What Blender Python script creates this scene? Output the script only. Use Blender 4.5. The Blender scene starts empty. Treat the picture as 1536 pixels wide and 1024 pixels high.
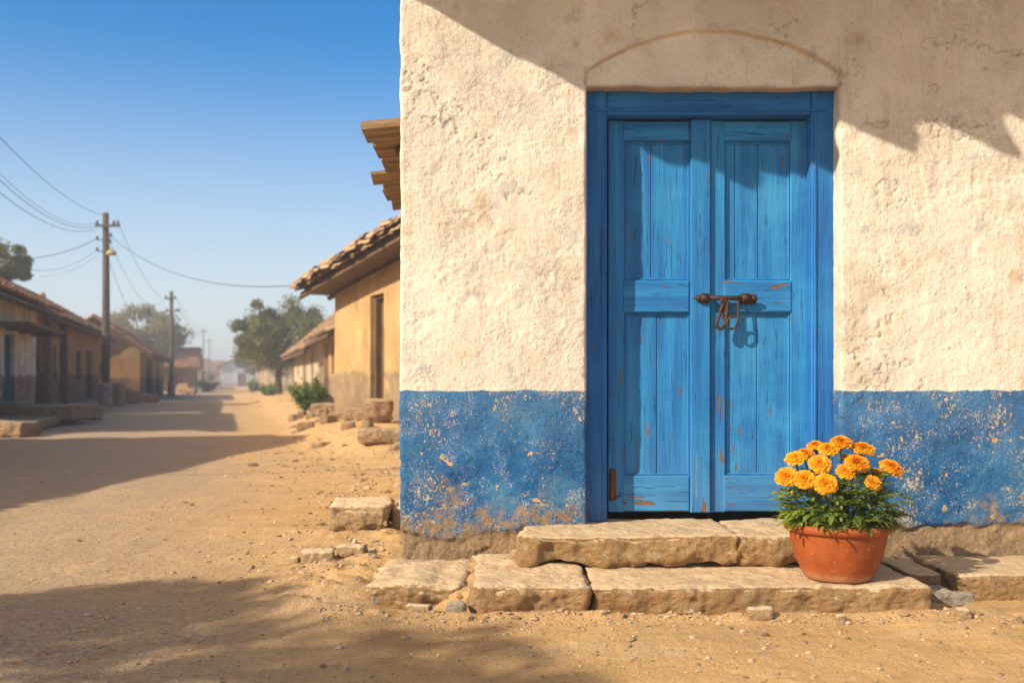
import bpy, math, random
import numpy as np
from mathutils import Vector, Matrix

random.seed(7)
RNG = np.random.default_rng(11)
SC = bpy.context.scene
COL = SC.collection
F, HC = 1493.33, 0.94            # focal length in photo pixels, eye height
PI = math.pi


def at(px, py, Y):               # photo pixel at depth Y -> world point
    return Vector(((px - 768) / F * Y, Y, HC - (py - 570) / F * Y))


def gnd(px, py, z=0.0):          # photo pixel on the ground -> world point
    Y = F * (HC - z) / (py - 570)
    return Vector(((px - 768) / F * Y, Y, z))


# ------------------------------------------------------------------ noise
def _hash(ix, iy, iz, seed):
    h = (ix * 374761393 + iy * 668265263 + iz * 2147483647 + seed * 144665) & 0xFFFFFFFF
    h = ((h ^ (h >> 13)) * 1274126177) & 0xFFFFFFFF
    h = ((h ^ (h >> 16)) * 2246822519) & 0xFFFFFFFF
    return (h ^ (h >> 15)) & 0xFFFFFFFF


def vnoise(p, seed=0):           # value noise in -1..1
    p = np.asarray(p, float)
    i = np.floor(p).astype(np.int64)
    f = p - i
    u = f * f * f * (f * (f * 6 - 15) + 10)
    out = 0
    for dx in (0, 1):
        wx = u[:, 0] if dx else 1 - u[:, 0]
        for dy in (0, 1):
            wy = u[:, 1] if dy else 1 - u[:, 1]
            for dz in (0, 1):
                wz = u[:, 2] if dz else 1 - u[:, 2]
                h = _hash(i[:, 0] + dx, i[:, 1] + dy, i[:, 2] + dz, seed) / 4294967295.0
                out = out + wx * wy * wz * (h * 2 - 1)
    return out


def fbm(p, octv=4, seed=0, gain=0.5):
    p = np.asarray(p, float)
    a, s, t = 1.0, 0.0, 0.0
    for k in range(octv):
        s = s + a * vnoise(p * (2.03 ** k) + 17.3 * k, seed + k)
        t += a
        a *= gain
    return s / t


def worley(p, seed=0):           # distance to the nearest random cell point
    p = np.asarray(p, float)
    i = np.floor(p).astype(np.int64)
    best = np.full(len(p), 9.0)
    for dx in (-1, 0, 1):
        for dy in (-1, 0, 1):
            for dz in (-1, 0, 1):
                c = i + np.array([dx, dy, dz])
                d2 = 0
                for k in range(3):
                    r = _hash(c[:, 0], c[:, 1], c[:, 2], seed + 7 * k) / 4294967295.0
                    d2 = d2 + (c[:, k] + r - p[:, k]) ** 2
                best = np.minimum(best, d2)
    return np.sqrt(best)


def sstep(a, b, x):
    t = np.clip((x - a) / (b - a), 0, 1)
    return t * t * (3 - 2 * t)


# ------------------------------------------------------------------ mesh helpers
class MB:
    def __init__(s):
        s.v, s.f = [], []

    def add(s, v, f):
        o = len(s.v)
        s.v.extend([tuple(map(float, q)) for q in v])
        s.f.extend([tuple(int(i) + o for i in q) for q in f])

    def box(s, a, b, M=None, taper=0.0):
        (x0, y0, z0), (x1, y1, z1) = a, b
        v = [(x0, y0, z0), (x1, y0, z0), (x1, y1, z0), (x0, y1, z0), (x0, y0, z1), (x1, y0, z1), (x1, y1, z1), (x0, y1, z1)]
        if M is not None:
            v = [M @ Vector(q) for q in v]
        s.add(v, [(0, 3, 2, 1), (4, 5, 6, 7), (0, 1, 5, 4), (1, 2, 6, 5), (2, 3, 7, 6), (3, 0, 4, 7)])

    def bbox(s, a, b, c=0.004):   # box with chamfered front (-Y) edges and ends
        (x0, y0, z0), (x1, y1, z1) = a, b
        v = [(x0, y1, z0), (x1, y1, z0), (x1, y1, z1), (x0, y1, z1),
             (x0, y0 + c, z0), (x1, y0 + c, z0), (x1, y0 + c, z1), (x0, y0 + c, z1),
             (x0 + c, y0, z0 + c), (x1 - c, y0, z0 + c), (x1 - c, y0, z1 - c), (x0 + c, y0, z1 - c)]
        f = [(0, 3, 2, 1)[::-1]]
        for k in range(4):
            n = (k + 1) % 4
            f.append((k, n, 4 + n, 4 + k))
            f.append((4 + k, 4 + n, 8 + n, 8 + k))
        f.append((8, 9, 10, 11))
        s.add(v, f)

    def tube(s, pts, rad, n=8, cap=True):
        pts = [Vector(p) for p in pts]
        if not hasattr(rad, '__len__'):
            rad = [rad] * len(pts)
        ref = Vector((0.31, 0.12, 0.94))
        v, f = [], []
        for i, p in enumerate(pts):
            d = (pts[min(i + 1, len(pts) - 1)] - pts[max(i - 1, 0)]).normalized()
            r = ref if abs(d.dot(ref)) < 0.93 else Vector((1, 0, 0))
            a = d.cross(r).normalized()
            b = d.cross(a)
            for k in range(n):
                t = 2 * PI * k / n
                v.append(p + (a * math.cos(t) + b * math.sin(t)) * rad[i])
        for i in range(len(pts) - 1):
            for k in range(n):
                m = (k + 1) % n
                f.append((i * n + k, i * n + m, (i + 1) * n + m, (i + 1) * n + k))
        if cap:
            f.append(tuple(range(n))[::-1])
            f.append(tuple((len(pts) - 1) * n + k for k in range(n)))
        s.add(v, f)

    def lathe(s, prof, n=48, c=(0, 0, 0)):
        v, f = [], []
        for (r, z) in prof:
            for k in range(n):
                t = 2 * PI * k / n
                v.append((c[0] + r * math.cos(t), c[1] + r * math.sin(t), c[2] + z))
        for i in range(len(prof) - 1):
            for k in range(n):
                m = (k + 1) % n
                f.append((i * n + k, i * n + m, (i + 1) * n + m, (i + 1) * n + k))
        s.add(v, f)

    def build(s, name, mat=None, parent=None, smooth=False):
        return mesh(name, s.v, s.f, mat, parent, smooth)


def mesh(name, v, f, mat=None, parent=None, smooth=False):
    m = bpy.data.meshes.new(name)
    m.from_pydata([tuple(q) for q in v], [], [tuple(q) for q in f])
    if smooth:
        m.polygons.foreach_set('use_smooth', [True] * len(m.polygons))
    o = bpy.data.objects.new(name, m)
    COL.objects.link(o)
    for q in (mat if isinstance(mat, (list, tuple)) else [mat]):
        if q:
            m.materials.append(q)
    if parent:
        o.parent = parent
    return o


def attr(o, name, arr):
    a = o.data.attributes.new(name, 'FLOAT', 'POINT')
    a.data.foreach_set('value', np.asarray(arr, np.float32))


def tag(o, label=None, cat=None, group=None, kind=None):
    if label: o['label'] = label
    if cat: o['category'] = cat
    if group: o['group'] = group
    if kind: o['kind'] = kind
    return o


def empty(name, loc=(0, 0, 0), rz=0.0):
    o = bpy.data.objects.new(name, None)
    o.empty_display_size = 0.1
    COL.objects.link(o)
    o.location = loc
    o.rotation_euler = (0, 0, rz)
    return o


# ------------------------------------------------------------------ node helpers
class NT:
    def __init__(s, name):
        s.m = bpy.data.materials.new(name)
        s.m.use_nodes = True
        s.t = s.m.node_tree
        s.b = s.t.nodes['Principled BSDF']
        s.b.inputs['Specular IOR Level'].default_value = 0.25
        s.tc = s.t.nodes.new('ShaderNodeTexCoord')

    def node(s, typ, **kw):
        n = s.t.nodes.new(typ)
        for k, v in kw.items():
            setattr(n, k, v)
        return n

    def put(s, sock, v):
        if isinstance(v, bpy.types.NodeSocket):
            s.t.links.new(v, sock)
        elif v is not None:
            if hasattr(sock.default_value, '__len__') and not hasattr(v, '__len__'):
                v = (v,) * len(sock.default_value)
            elif hasattr(v, '__len__') and len(sock.default_value) == 4 and len(v) == 3:
                v = (*v, 1)
            sock.default_value = v

    def pos(s, scale=(1, 1, 1), rot=(0, 0, 0), loc=(0, 0, 0)):
        n = s.node('ShaderNodeMapping')
        s.t.links.new(s.tc.outputs['Object'], n.inputs['Vector'])
        n.inputs['Scale'].default_value = scale
        n.inputs['Rotation'].default_value = rot
        n.inputs['Location'].default_value = loc
        return n.outputs[0]

    def noise(s, sc, det=4, rough=0.55, vec=None, dist=0.0, col=False):
        n = s.node('ShaderNodeTexNoise')
        s.put(n.inputs['Vector'], vec if vec is not None else s.tc.outputs['Object'])
        n.inputs['Scale'].default_value = sc
        n.inputs['Detail'].default_value = det
        n.inputs['Roughness'].default_value = rough
        n.inputs['Distortion'].default_value = dist
        return n.outputs['Color' if col else 'Fac']

    def voro(s, sc, feat='F1', vec=None, rnd=1.0):
        n = s.node('ShaderNodeTexVoronoi', feature=feat)
        s.put(n.inputs['Vector'], vec if vec is not None else s.tc.outputs['Object'])
        n.inputs['Scale'].default_value = sc
        n.inputs['Randomness'].default_value = rnd
        return n

    def math(s, op, a, b=0.0, c=None, clamp=False):
        n = s.node('ShaderNodeMath', operation=op, use_clamp=clamp)
        s.put(n.inputs[0], a)
        s.put(n.inputs[1], b)
        if c is not None: s.put(n.inputs[2], c)
        return n.outputs[0]

    def ss(s, a, b, x):          # smoothstep mask
        n = s.node('ShaderNodeMapRange', interpolation_type='SMOOTHSTEP')
        s.put(n.inputs['Value'], x)
        n.inputs['From Min'].default_value = a
        n.inputs['From Max'].default_value = b
        return n.outputs[0]

    def mix(s, fac, a, b, mode='MIX'):
        n = s.node('ShaderNodeMix', data_type='RGBA', blend_type=mode)
        s.put(n.inputs[0], fac)
        s.put(n.inputs[6], a)
        s.put(n.inputs[7], b)
        return n.outputs[2]

    def ramp(s, fac, stops):
        n = s.node('ShaderNodeValToRGB')
        s.put(n.inputs[0], fac)
        e = n.color_ramp.elements
        while len(e) < len(stops): e.new(0.5)
        for q, (p, c) in zip(e, stops):
            q.position = p
            q.color = (*c, 1) if hasattr(c, '__len__') else (c, c, c, 1)
        return n.outputs[0]

    def attr(s, name):
        return s.node('ShaderNodeAttribute', attribute_name=name).outputs['Fac']

    def xyz(s, vec=None):
        n = s.node('ShaderNodeSeparateXYZ')
        s.put(n.inputs[0], vec if vec is not None else s.tc.outputs['Object'])
        return n.outputs

    def island(s):
        return s.node('ShaderNodeNewGeometry').outputs['Random Per Island']

    def objrnd(s):
        return s.node('ShaderNodeObjectInfo').outputs['Random']

    def bump(s, h, st=0.5, dist=0.01, prev=None):
        n = s.node('ShaderNodeBump')
        n.inputs['Strength'].default_value = st
        n.inputs['Distance'].default_value = dist
        s.put(n.inputs['Height'], h)
        if prev is not None: s.put(n.inputs['Normal'], prev)
        return n.outputs[0]

    def out(s, col=None, rough=0.9, normal=None, metal=0.0):
        if col is not None: s.put(s.b.inputs['Base Color'], col)
        s.put(s.b.inputs['Roughness'], rough)
        s.put(s.b.inputs['Metallic'], metal)
        if normal is not None: s.put(s.b.inputs['Normal'], normal)
        return s.m


def m_facade():
    n = NT('lime_plaster')
    X, Y, Z = n.xyz()
    wear = n.attr('wear')
    crack = n.attr('crack')
    groove = n.attr('groove')
    big = n.noise(1.7, 5, 0.6)
    mid = n.noise(7, 6, 0.65)
    fine = n.noise(55, 5, 0.7)
    grit = n.noise(230, 3, 0.6)
    streak = n.noise(9, 5, 0.6, n.pos((3.2, 1, 0.45), (0, 0.35, 0)))
    c = n.mix(n.ss(0.3, 0.72, big), (0.79, 0.72, 0.60), (0.70, 0.62, 0.50))
    c = n.mix(n.math('MULTIPLY', n.ss(0.5, 0.75, mid), 0.45), c, (0.62, 0.50, 0.36))
    c = n.mix(n.math('MULTIPLY', n.ss(0.46, 0.75, streak), 0.3), c, (0.84, 0.79, 0.70))
    c = n.mix(n.math('MULTIPLY', n.ss(0.60, 0.72, n.noise(4.3, 4, 0.6, n.pos(loc=(3, 1, 2)))), 0.55), c, (0.60, 0.40, 0.20))
    c = n.mix(n.math('MULTIPLY', n.ss(0.62, 0.70, n.noise(6.1, 3, 0.5, n.pos(loc=(7, 4, 5)))), 0.5), c, (0.42, 0.42, 0.42))
    pit = n.ss(0.30, 0.20, fine)
    c = n.mix(n.math('MULTIPLY', pit, 0.55), c, (0.42, 0.31, 0.20))
    c = n.mix(n.math('MULTIPLY', n.attr('arch'), 0.55), c, (0.83, 0.77, 0.66))
    hand = n.math('MULTIPLY', n.ss(0.28, 0.0, n.math('ABSOLUTE', n.math('SUBTRACT', n.math('ABSOLUTE', n.math('SUBTRACT', X, 0.945)), 0.68))), n.math('MULTIPLY', n.ss(0.8, 1.1, Z), n.ss(1.75, 1.3, Z)))
    c = n.mix(n.math('MULTIPLY', hand, n.math('MULTIPLY', n.ss(0.35, 0.65, mid), 0.4)), c, (0.42, 0.32, 0.22))
    drip = n.noise(5.5, 5, 0.65, n.pos((2.2, 1, 0.16), loc=(6, 2, 2)))
    c = n.mix(n.math('MULTIPLY', n.ss(0.54, 0.72, drip), 0.32), c, (0.47, 0.38, 0.27))
    c = n.mix(n.math('MULTIPLY', n.ss(0.61, 0.64, n.noise(95, 4, 0.65, n.pos((1, 1, 0.6), (0, 0.5, 0)))), 0.25), c, (0.42, 0.32, 0.20))
    # grey rain stain high on the wall
    hi = n.math('MULTIPLY', n.ss(1.9, 2.8, n.math('ADD', Z, n.math('MULTIPLY', mid, 0.5))), n.ss(0.35, 0.7, big))
    c = n.mix(n.math('MULTIPLY', hi, 0.22), c, (0.42, 0.36, 0.30))
    # blue dado
    edge = n.math('ADD', 0.890, n.math('MULTIPLY', n.math('SUBTRACT', n.noise(11, 5, 0.7), 0.5), 0.035))
    dz = n.math('SUBTRACT', edge, Z)
    dado = n.ss(-0.004, 0.004, dz)
    tone = n.noise(3.2, 6, 0.68, n.pos(loc=(1, 5, 2)))
    b = n.ramp(tone, [(0.36, (0.006, 0.066, 0.21)), (0.48, (0.013, 0.110, 0.285)), (0.60, (0.036, 0.165, 0.335)), (0.76, (0.12, 0.25, 0.38))])
    topfade = n.math('MULTIPLY', n.ss(0.45, 0.0, dz), 0.35)
    b = n.mix(topfade, b, (0.12, 0.28, 0.50))
    b = n.mix(n.math('MULTIPLY', n.ss(0.5, 0.8, mid), 0.35), b, (0.20, 0.31, 0.42))
    clump = n.noise(5.2, 4, 0.6, n.pos(loc=(4, 0, 9)))
    chipn = n.noise(72, 6, 0.70, n.pos((1, 1, 0.8), loc=(2, 8, 4)))
    thr = n.math('ADD', chipn, n.math('MULTIPLY', n.math('SUBTRACT', clump, 0.5), 0.65))
    chip = n.ss(0.600, 0.645, thr)
    b = n.mix(chip, b, n.mix(n.noise(20, 2), (0.60, 0.51, 0.40), (0.46, 0.38, 0.29)))
    spk = n.math('ADD', n.noise(150, 4, 0.65, n.pos(loc=(3, 1, 1))), n.math('MULTIPLY', n.math('SUBTRACT', n.noise(6, 5, 0.7, n.pos(loc=(2, 2, 7))), 0.5), 0.8))
    b = n.mix(n.math('MULTIPLY', n.ss(0.62, 0.66, spk), 0.75), b, (0.50, 0.45, 0.38))
    b = n.mix(n.math('MULTIPLY', n.ss(0.40, 0.36, spk), 0.5), b, (0.006, 0.045, 0.13))
    oc = n.ss(0.70, 0.72, n.noise(17, 3, 0.5, n.pos(loc=(5, 2, 7))))
    b = n.mix(oc, b, (0.55, 0.36, 0.17))
    c = n.mix(dado, c, b)
    # dirt splash near the ground, then bare mud under lost plaster
    splash = n.ss(0.40, 0.20, n.math('ADD', Z, n.math('MULTIPLY', n.math('SUBTRACT', n.noise(5, 8, 0.75), 0.5), 1.1)))
    c = n.mix(n.math('MULTIPLY', splash, n.ss(0.34, 0.56, n.noise(26, 6, 0.72))), c, n.mix(n.noise(19, 5, 0.7), (0.40, 0.275, 0.155), (0.26, 0.175, 0.095)))
    mud = n.mix(n.noise(14, 6, 0.7), (0.42, 0.29, 0.17), (0.25, 0.165, 0.09))
    wm = n.ss(0.40, 0.60, n.math('ADD', wear, n.math('MULTIPLY', n.math('SUBTRACT', n.noise(40, 4, 0.6), 0.5), 0.5)))
    c = n.mix(wm, c, mud)
    c = n.mix(n.math('MULTIPLY', crack, 0.40), c, (0.24, 0.16, 0.09))
    c = n.mix(n.math('MULTIPLY', groove, 0.75), c, (0.42, 0.255, 0.13))
    h = n.math('ADD', n.math('MULTIPLY', fine, 0.8), n.math('MULTIPLY', grit, 0.35))
    h = n.math('ADD', h, n.math('MULTIPLY', streak, 0.45))
    f1 = n.ss(0.50, 0.525, n.noise(19, 7, 0.72, n.pos((1.15, 1, 0.9), (0, 0.4, 0), (2, 6, 1))))
    f2 = n.ss(0.545, 0.57, n.noise(52, 6, 0.7, n.pos(loc=(5, 5, 2))))
    f3 = n.ss(0.60, 0.63, n.noise(95, 4, 0.65, n.pos((1, 1, 0.6), (0, 0.5, 0))))
    pt = n.ss(0.47, 0.60, n.noise(2.2, 6, 0.7, n.pos((1, 1, 0.8), loc=(4, 4, 6))))
    pt2 = n.ss(0.50, 0.62, n.noise(3.1, 6, 0.7, n.pos(loc=(1, 9, 2))))
    h = n.math('MULTIPLY', h, n.math('ADD', 0.7, n.math('MULTIPLY', pt2, 0.3)))
    h = n.math('ADD', h, n.math('ADD', n.math('MULTIPLY', n.math('MULTIPLY', f1, pt), 0.09), n.math('ADD', n.math('MULTIPLY', n.math('MULTIPLY', f2, pt2), 0.09), n.math('MULTIPLY', f3, -0.12))))
    h = n.math('MULTIPLY', h, n.math('ADD', 0.55, n.math('MULTIPLY', n.ss(0.35, 0.65, n.noise(2.6, 4, 0.6, n.pos(loc=(8, 1, 3)))), 0.75)))
    h = n.math('SUBTRACT', h, n.math('MULTIPLY', pit, 0.35))
    h = n.math('SUBTRACT', h, n.math('MULTIPLY', n.math('MULTIPLY', chip, dado), 0.22))
    nm = n.bump(h, 0.95, 0.014)
    return n.out(c, 0.95, nm)


def m_paint(name, axis, base=(0.017, 0.225, 0.50), dark=(0.009, 0.130, 0.38), light=(0.060, 0.35, 0.60), wearamt=0.0):
    """weathered blue gloss paint on timber, grain along axis 'X' or 'Z'"""
    n = NT(name)
    st = (1, 1, 0.06) if axis == 'Z' else (0.06, 1, 1)
    st2 = (1, 1, 0.16) if axis == 'Z' else (0.16, 1, 1)
    grain = n.noise(75, 5, 0.65, n.pos(st), 0.4)
    grain2 = n.noise(22, 4, 0.6, n.pos(st, loc=(4, 2, 1)))
    big = n.noise(3.0, 5, 0.6)
    c = n.mix(n.ss(0.3, 0.7, grain2), base, dark)
    c = n.mix(n.math('MULTIPLY', n.ss(0.45, 0.8, big), 0.55), c, light)
    c = n.mix(n.math('MULTIPLY', n.ss(0.55, 0.75, grain), 0.22), c, light)
    zlow = n.xyz()[2]
    c = n.mix(n.math('MULTIPLY', n.ss(0.75, 0.30, n.math('ADD', zlow, n.math('MULTIPLY', n.math('SUBTRACT', big, 0.5), 0.5))), 0.10), c, (0.30, 0.33, 0.33))
    crk = n.ss(0.365, 0.325, n.noise(85, 4, 0.6, n.pos(st, loc=(9, 3, 4)), 0.3))
    c = n.mix(n.math('MULTIPLY', crk, 0.4), c, (0.004, 0.04, 0.12))
    fl = n.math('ADD', n.noise(30, 5, 0.6, n.pos(st2, loc=(1, 7, 3))), n.math('MULTIPLY', n.math('SUBTRACT', n.noise(4, 3), 0.5), 0.35))
    Z = n.xyz()[2]
    low = n.math('MULTIPLY', n.ss(0.40, 0.28, Z), 0.10)
    fl = n.math('ADD', fl, n.math('ADD', low, wearamt))
    flake = n.ss(0.687, 0.702, fl)
    c = n.mix(flake, c, n.mix(n.noise(60, 3), (0.28, 0.13, 0.055), (0.12, 0.06, 0.03)))
    dust = n.ss(0.62, 0.8, n.noise(13, 5, 0.7, n.pos(st2, loc=(3, 3, 8))))
    c = n.mix(n.math('MULTIPLY', dust, 0.30), c, (0.30, 0.42, 0.50))
    h = n.math('ADD', n.math('MULTIPLY', grain, 0.5), n.math('MULTIPLY', n.noise(160, 3), 0.25))
    h = n.math('SUBTRACT', h, n.math('MULTIPLY', crk, 0.7))
    h = n.math('SUBTRACT', h, n.math('MULTIPLY', flake, 0.35))
    n.b.inputs['Specular IOR Level'].default_value = 0.35
    return n.out(c, n.math('ADD', 0.55, n.math('MULTIPLY', grain2, 0.3)), n.bump(h, 0.9, 0.008))


def m_stone(name, a, b, dust, sc=1.0, dust_light_amt=0.8):
    n = NT(name)
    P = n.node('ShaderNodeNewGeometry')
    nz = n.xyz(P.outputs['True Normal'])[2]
    v = n.pos((sc, sc, sc))
    big = n.noise(5, 6, 0.65, v)
    c = n.mix(n.ss(0.3, 0.7, big), a, b)
    c = n.mix(n.math('MULTIPLY', n.ss(0.52, 0.7, n.noise(14, 6, 0.7, v)), 0.55), c, tuple(q * 0.5 for q in a))
    c = n.mix(n.math('MULTIPLY', n.ss(0.55, 0.75, n.noise(33, 5, 0.7, v)), 0.5), c, tuple(min(1, q * 1.5) for q in b))
    d = n.math('MULTIPLY', n.ss(0.25, 0.85, n.math('ADD', nz, n.math('MULTIPLY', n.math('SUBTRACT', n.noise(18, 7, 0.78, v), 0.5), 1.3))), dust_light_amt)  # upward faces paler: dust, and brighter light on tops painted into the colour
    pitm = n.ss(0.36, 0.28, n.noise(48, 4, 0.65, v))
    c = n.mix(n.math('MULTIPLY', pitm, 0.6), c, tuple(q * 0.35 for q in a))
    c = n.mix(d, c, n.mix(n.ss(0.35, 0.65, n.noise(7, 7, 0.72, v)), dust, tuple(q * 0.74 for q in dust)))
    h = n.math('ADD', n.noise(30, 7, 0.75, v), n.math('MULTIPLY', n.noise(130, 4, 0.7, v), 0.6))
    vo = n.voro(26, 'F1', n.pos((sc, sc, sc * 1.5)))
    h = n.math('ADD', h, n.math('MULTIPLY', n.ss(0.0, 0.6, vo.outputs['Distance']), 0.5))
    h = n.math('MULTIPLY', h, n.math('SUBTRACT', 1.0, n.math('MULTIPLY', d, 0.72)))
    return n.out(c, 0.95, n.bump(h, 1.0, 0.024 / sc))


def m_ground():
    n = NT('dusty_ground')
    X, Y, Z = n.xyz()
    cc = n.math('ADD', X, n.math('MULTIPLY', Y, 0.287))
    big = n.noise(0.55, 6, 0.6)
    mid = n.noise(3.5, 7, 0.68)
    fine = n.noise(28, 6, 0.72)
    grit = n.noise(120, 4, 0.7)
    c = n.mix(n.ss(0.3, 0.7, mid), (0.72, 0.455, 0.20), (0.60, 0.365, 0.15))
    c = n.mix(n.math('MULTIPLY', n.ss(0.5, 0.75, fine), 0.5), c, (0.80, 0.54, 0.27))
    c = n.mix(n.math('MULTIPLY', n.ss(0.54, 0.70, n.noise(11, 6, 0.7, n.pos((0.5, 1.4, 1)))), 0.4), c, (0.30, 0.18, 0.085))
    c = n.mix(n.math('MULTIPLY', n.ss(0.50, 0.64, n.noise(1.4, 7, 0.72, n.pos((0.7, 1.2, 1), loc=(3, 8, 1)))), 0.55), c, (0.43, 0.255, 0.105))
    c = n.mix(n.math('MULTIPLY', n.ss(0.55, 0.66, n.noise(2.7, 7, 0.72, n.pos((0.6, 1.3, 1), loc=(9, 2, 1)))), 0.45), c, (0.80, 0.60, 0.36))
    c = n.mix(n.math('MULTIPLY', n.ss(0.57, 0.64, grit), 0.35), c, (0.84, 0.66, 0.43))
    c = n.mix(n.math('MULTIPLY', n.ss(0.43, 0.36, grit), 0.5), c, (0.33, 0.20, 0.10))
    # worn gravel roadway down the middle of the street
    wob = n.math('MULTIPLY', n.math('SUBTRACT', big, 0.5), 2.6)
    cr = n.math('ADD', cc, wob)
    road = n.math('MULTIPLY', n.ss(-4.9, -3.4, cr), n.ss(0.9, -0.9, cr))
    road = n.math('MULTIPLY', road, n.ss(0.15, 0.50, n.math('ADD', mid, n.math('MULTIPLY', n.math('SUBTRACT', n.noise(1.3, 4), 0.5), 0.5))))
    g = n.mix(n.ss(0.35, 0.65, fine), (0.55, 0.40, 0.255), (0.40, 0.285, 0.175))
    g = n.mix(n.ss(0.56, 0.64, grit), g, (0.50, 0.41, 0.31))
    g = n.mix(n.ss(0.40, 0.33, grit), g, (0.17, 0.125, 0.085))
    c = n.mix(n.math('MULTIPLY', road, 0.9), c, g)
    packed = n.math('MULTIPLY', n.ss(0.75, 0.0, n.math('ABSOLUTE', n.math('SUBTRACT', Y, n.math('ADD', 3.45, n.math('MULTIPLY', mid, 0.5))))), n.ss(-1.2, 0.0, X))
    c = n.mix(n.math('MULTIPLY', packed, n.math('MULTIPLY', n.ss(0.4, 0.6, n.noise(2.4, 5, 0.65)), 0.55)), c, (0.50, 0.32, 0.155))
    gr = n.math('MULTIPLY', n.ss(0.2, -1.6, n.math('ADD', X, n.math('MULTIPLY', mid, 0.8))), n.ss(5.6, 3.6, n.math('ADD', Y, n.math('MULTIPLY', big, 1.0))))
    ch = n.voro(75, 'F1', n.pos((0.75, 1.1, 1)))
    gcol = n.mix(n.ss(0.2, 0.8, n.xyz(ch.outputs['Color'])[0]), (0.20, 0.155, 0.115), (0.52, 0.40, 0.28))
    c = n.mix(n.math('MULTIPLY', gr, n.math('MULTIPLY', n.ss(0.42, 0.55, n.noise(24, 5, 0.7)), 0.75)), c, gcol)
    sp = n.voro(38, 'F1', n.pos((0.6, 1.2, 1)))
    speck = n.math('MULTIPLY', n.ss(0.20, 0.12, sp.outputs['Distance']), n.ss(0.44, 0.58, n.noise(4.2, 3)))
    c = n.mix(n.math('MULTIPLY', speck, 0.6), c, (0.20, 0.14, 0.09))
    tr = n.noise(2.0, 4, 0.6, n.pos((2.2, 0.22, 1), (0, 0, -0.28)))
    h = n.math('ADD', n.math('MULTIPLY', fine, 0.8), n.math('MULTIPLY', grit, 0.45))
    h = n.math('ADD', h, n.math('MULTIPLY', tr, 0.9))
    h = n.math('ADD', h, n.math('MULTIPLY', speck, 0.25))
    return n.out(c, 0.97, n.bump(h, 1.0, 0.022))


def m_wall(name, up, lo, zd=1.1, stain=(0.22, 0.14, 0.08)):
    n = NT(name)
    Z = n.xyz()[2]
    big = n.noise(1.1, 6, 0.65)
    drip = n.noise(2.4, 5, 0.65, n.pos((1, 1, 0.25)))
    c = n.mix(n.ss(0.3, 0.7, big), up, tuple(q * 0.72 for q in up))
    l = n.mix(n.ss(0.35, 0.7, n.noise(2.2, 5)), lo, tuple(q * 0.7 for q in lo))
    k = n.ss(0.06, -0.06, n.math('ADD', n.math('SUBTRACT', Z, zd), n.math('MULTIPLY', n.math('SUBTRACT', n.noise(2, 4), 0.5), 0.25)))
    c = n.mix(k, c, l)
    c = n.mix(n.math('MULTIPLY', n.ss(0.48, 0.70, drip), 0.62), c, stain)
    c = n.mix(n.math('MULTIPLY', n.ss(0.55, 0.62, n.noise(1.7, 6, 0.7, n.pos(loc=(5, 2, 9)))), 0.35), c, tuple(min(1, q * 1.25) for q in up))
    c = n.mix(n.math('MULTIPLY', n.ss(0.5, 0.0, Z), 0.4), c, stain)
    return n.out(c, 0.95, n.bump(n.noise(9, 6, 0.7), 0.6, 0.03))


def m_tile(name, a, b, d):
    n = NT(name)
    r = n.island()
    c = n.ramp(r, [(0.0, d), (0.35, a), (0.7, b), (1.0, tuple(q * 0.8 for q in a))])
    c = n.mix(n.math('MULTIPLY', n.ss(0.5, 0.75, n.noise(3, 5, 0.65)), 0.6), c, tuple(q * 0.45 for q in d))
    return n.out(c, 0.93, n.bump(n.noise(14, 5, 0.7), 0.5, 0.02))


def m_flat(name, col, rough=0.85, var=0.3, sc=8, metal=0.0, stretch=(1, 1, 1), b=0.4, bd=0.01):
    n = NT(name)
    f = n.noise(sc, 6, 0.65, n.pos(stretch))
    c = n.mix(n.ss(0.3, 0.7, f), col, tuple(q * (1 - var) for q in col))
    c = n.mix(n.math('MULTIPLY', n.ss(0.58, 0.75, n.noise(sc * 2.7, 5, 0.7, n.pos(stretch, loc=(2, 3, 4)))), var), c, tuple(min(1, q * 1.6) for q in col))
    return n.out(c, rough, n.bump(n.noise(sc * 4, 5, 0.7, n.pos(stretch)), b, bd), metal)


def m_leaf(name, a, b, c3, trans=0.25):
    n = NT(name)
    r = n.island()
    big = n.noise(0.9, 3)
    c = n.ramp(r, [(0.0, a), (0.5, b), (1.0, c3)])
    c = n.mix(n.math('MULTIPLY', n.ss(0.4, 0.65, big), 0.5), c, tuple(q * 0.6 for q in a))
    m = n.out(c, 0.6)
    t = n.node('ShaderNodeBsdfTranslucent')
    n.put(t.inputs['Color'], n.mix(0.5, c, c3))
    ms = n.node('ShaderNodeMixShader')
    ms.inputs[0].default_value = trans
    n.t.links.new(n.b.outputs[0], ms.inputs[1])
    n.t.links.new(t.outputs[0], ms.inputs[2])
    n.t.links.new(ms.outputs[0], n.t.nodes['Material Output'].inputs['Surface'])
    return m


def m_petal():
    n = NT('marigold_petal')
    r = n.island()
    o = n.objrnd()
    c = n.ramp(n.math('ADD', n.math('MULTIPLY', r, 0.6), n.math('MULTIPLY', o, 0.4)),
               [(0.0, (0.84, 0.24, 0.006)), (0.4, (0.92, 0.41, 0.010)), (1.0, (0.96, 0.58, 0.022))])
    m = n.out(c, 0.6)
    t = n.node('ShaderNodeBsdfTranslucent')
    n.put(t.inputs['Color'], c)
    ms = n.node('ShaderNodeMixShader')
    ms.inputs[0].default_value = 0.3
    n.t.links.new(n.b.outputs[0], ms.inputs[1])
    n.t.links.new(t.outputs[0], ms.inputs[2])
    n.t.links.new(ms.outputs[0], n.t.nodes['Material Output'].inputs['Surface'])
    return m


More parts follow.
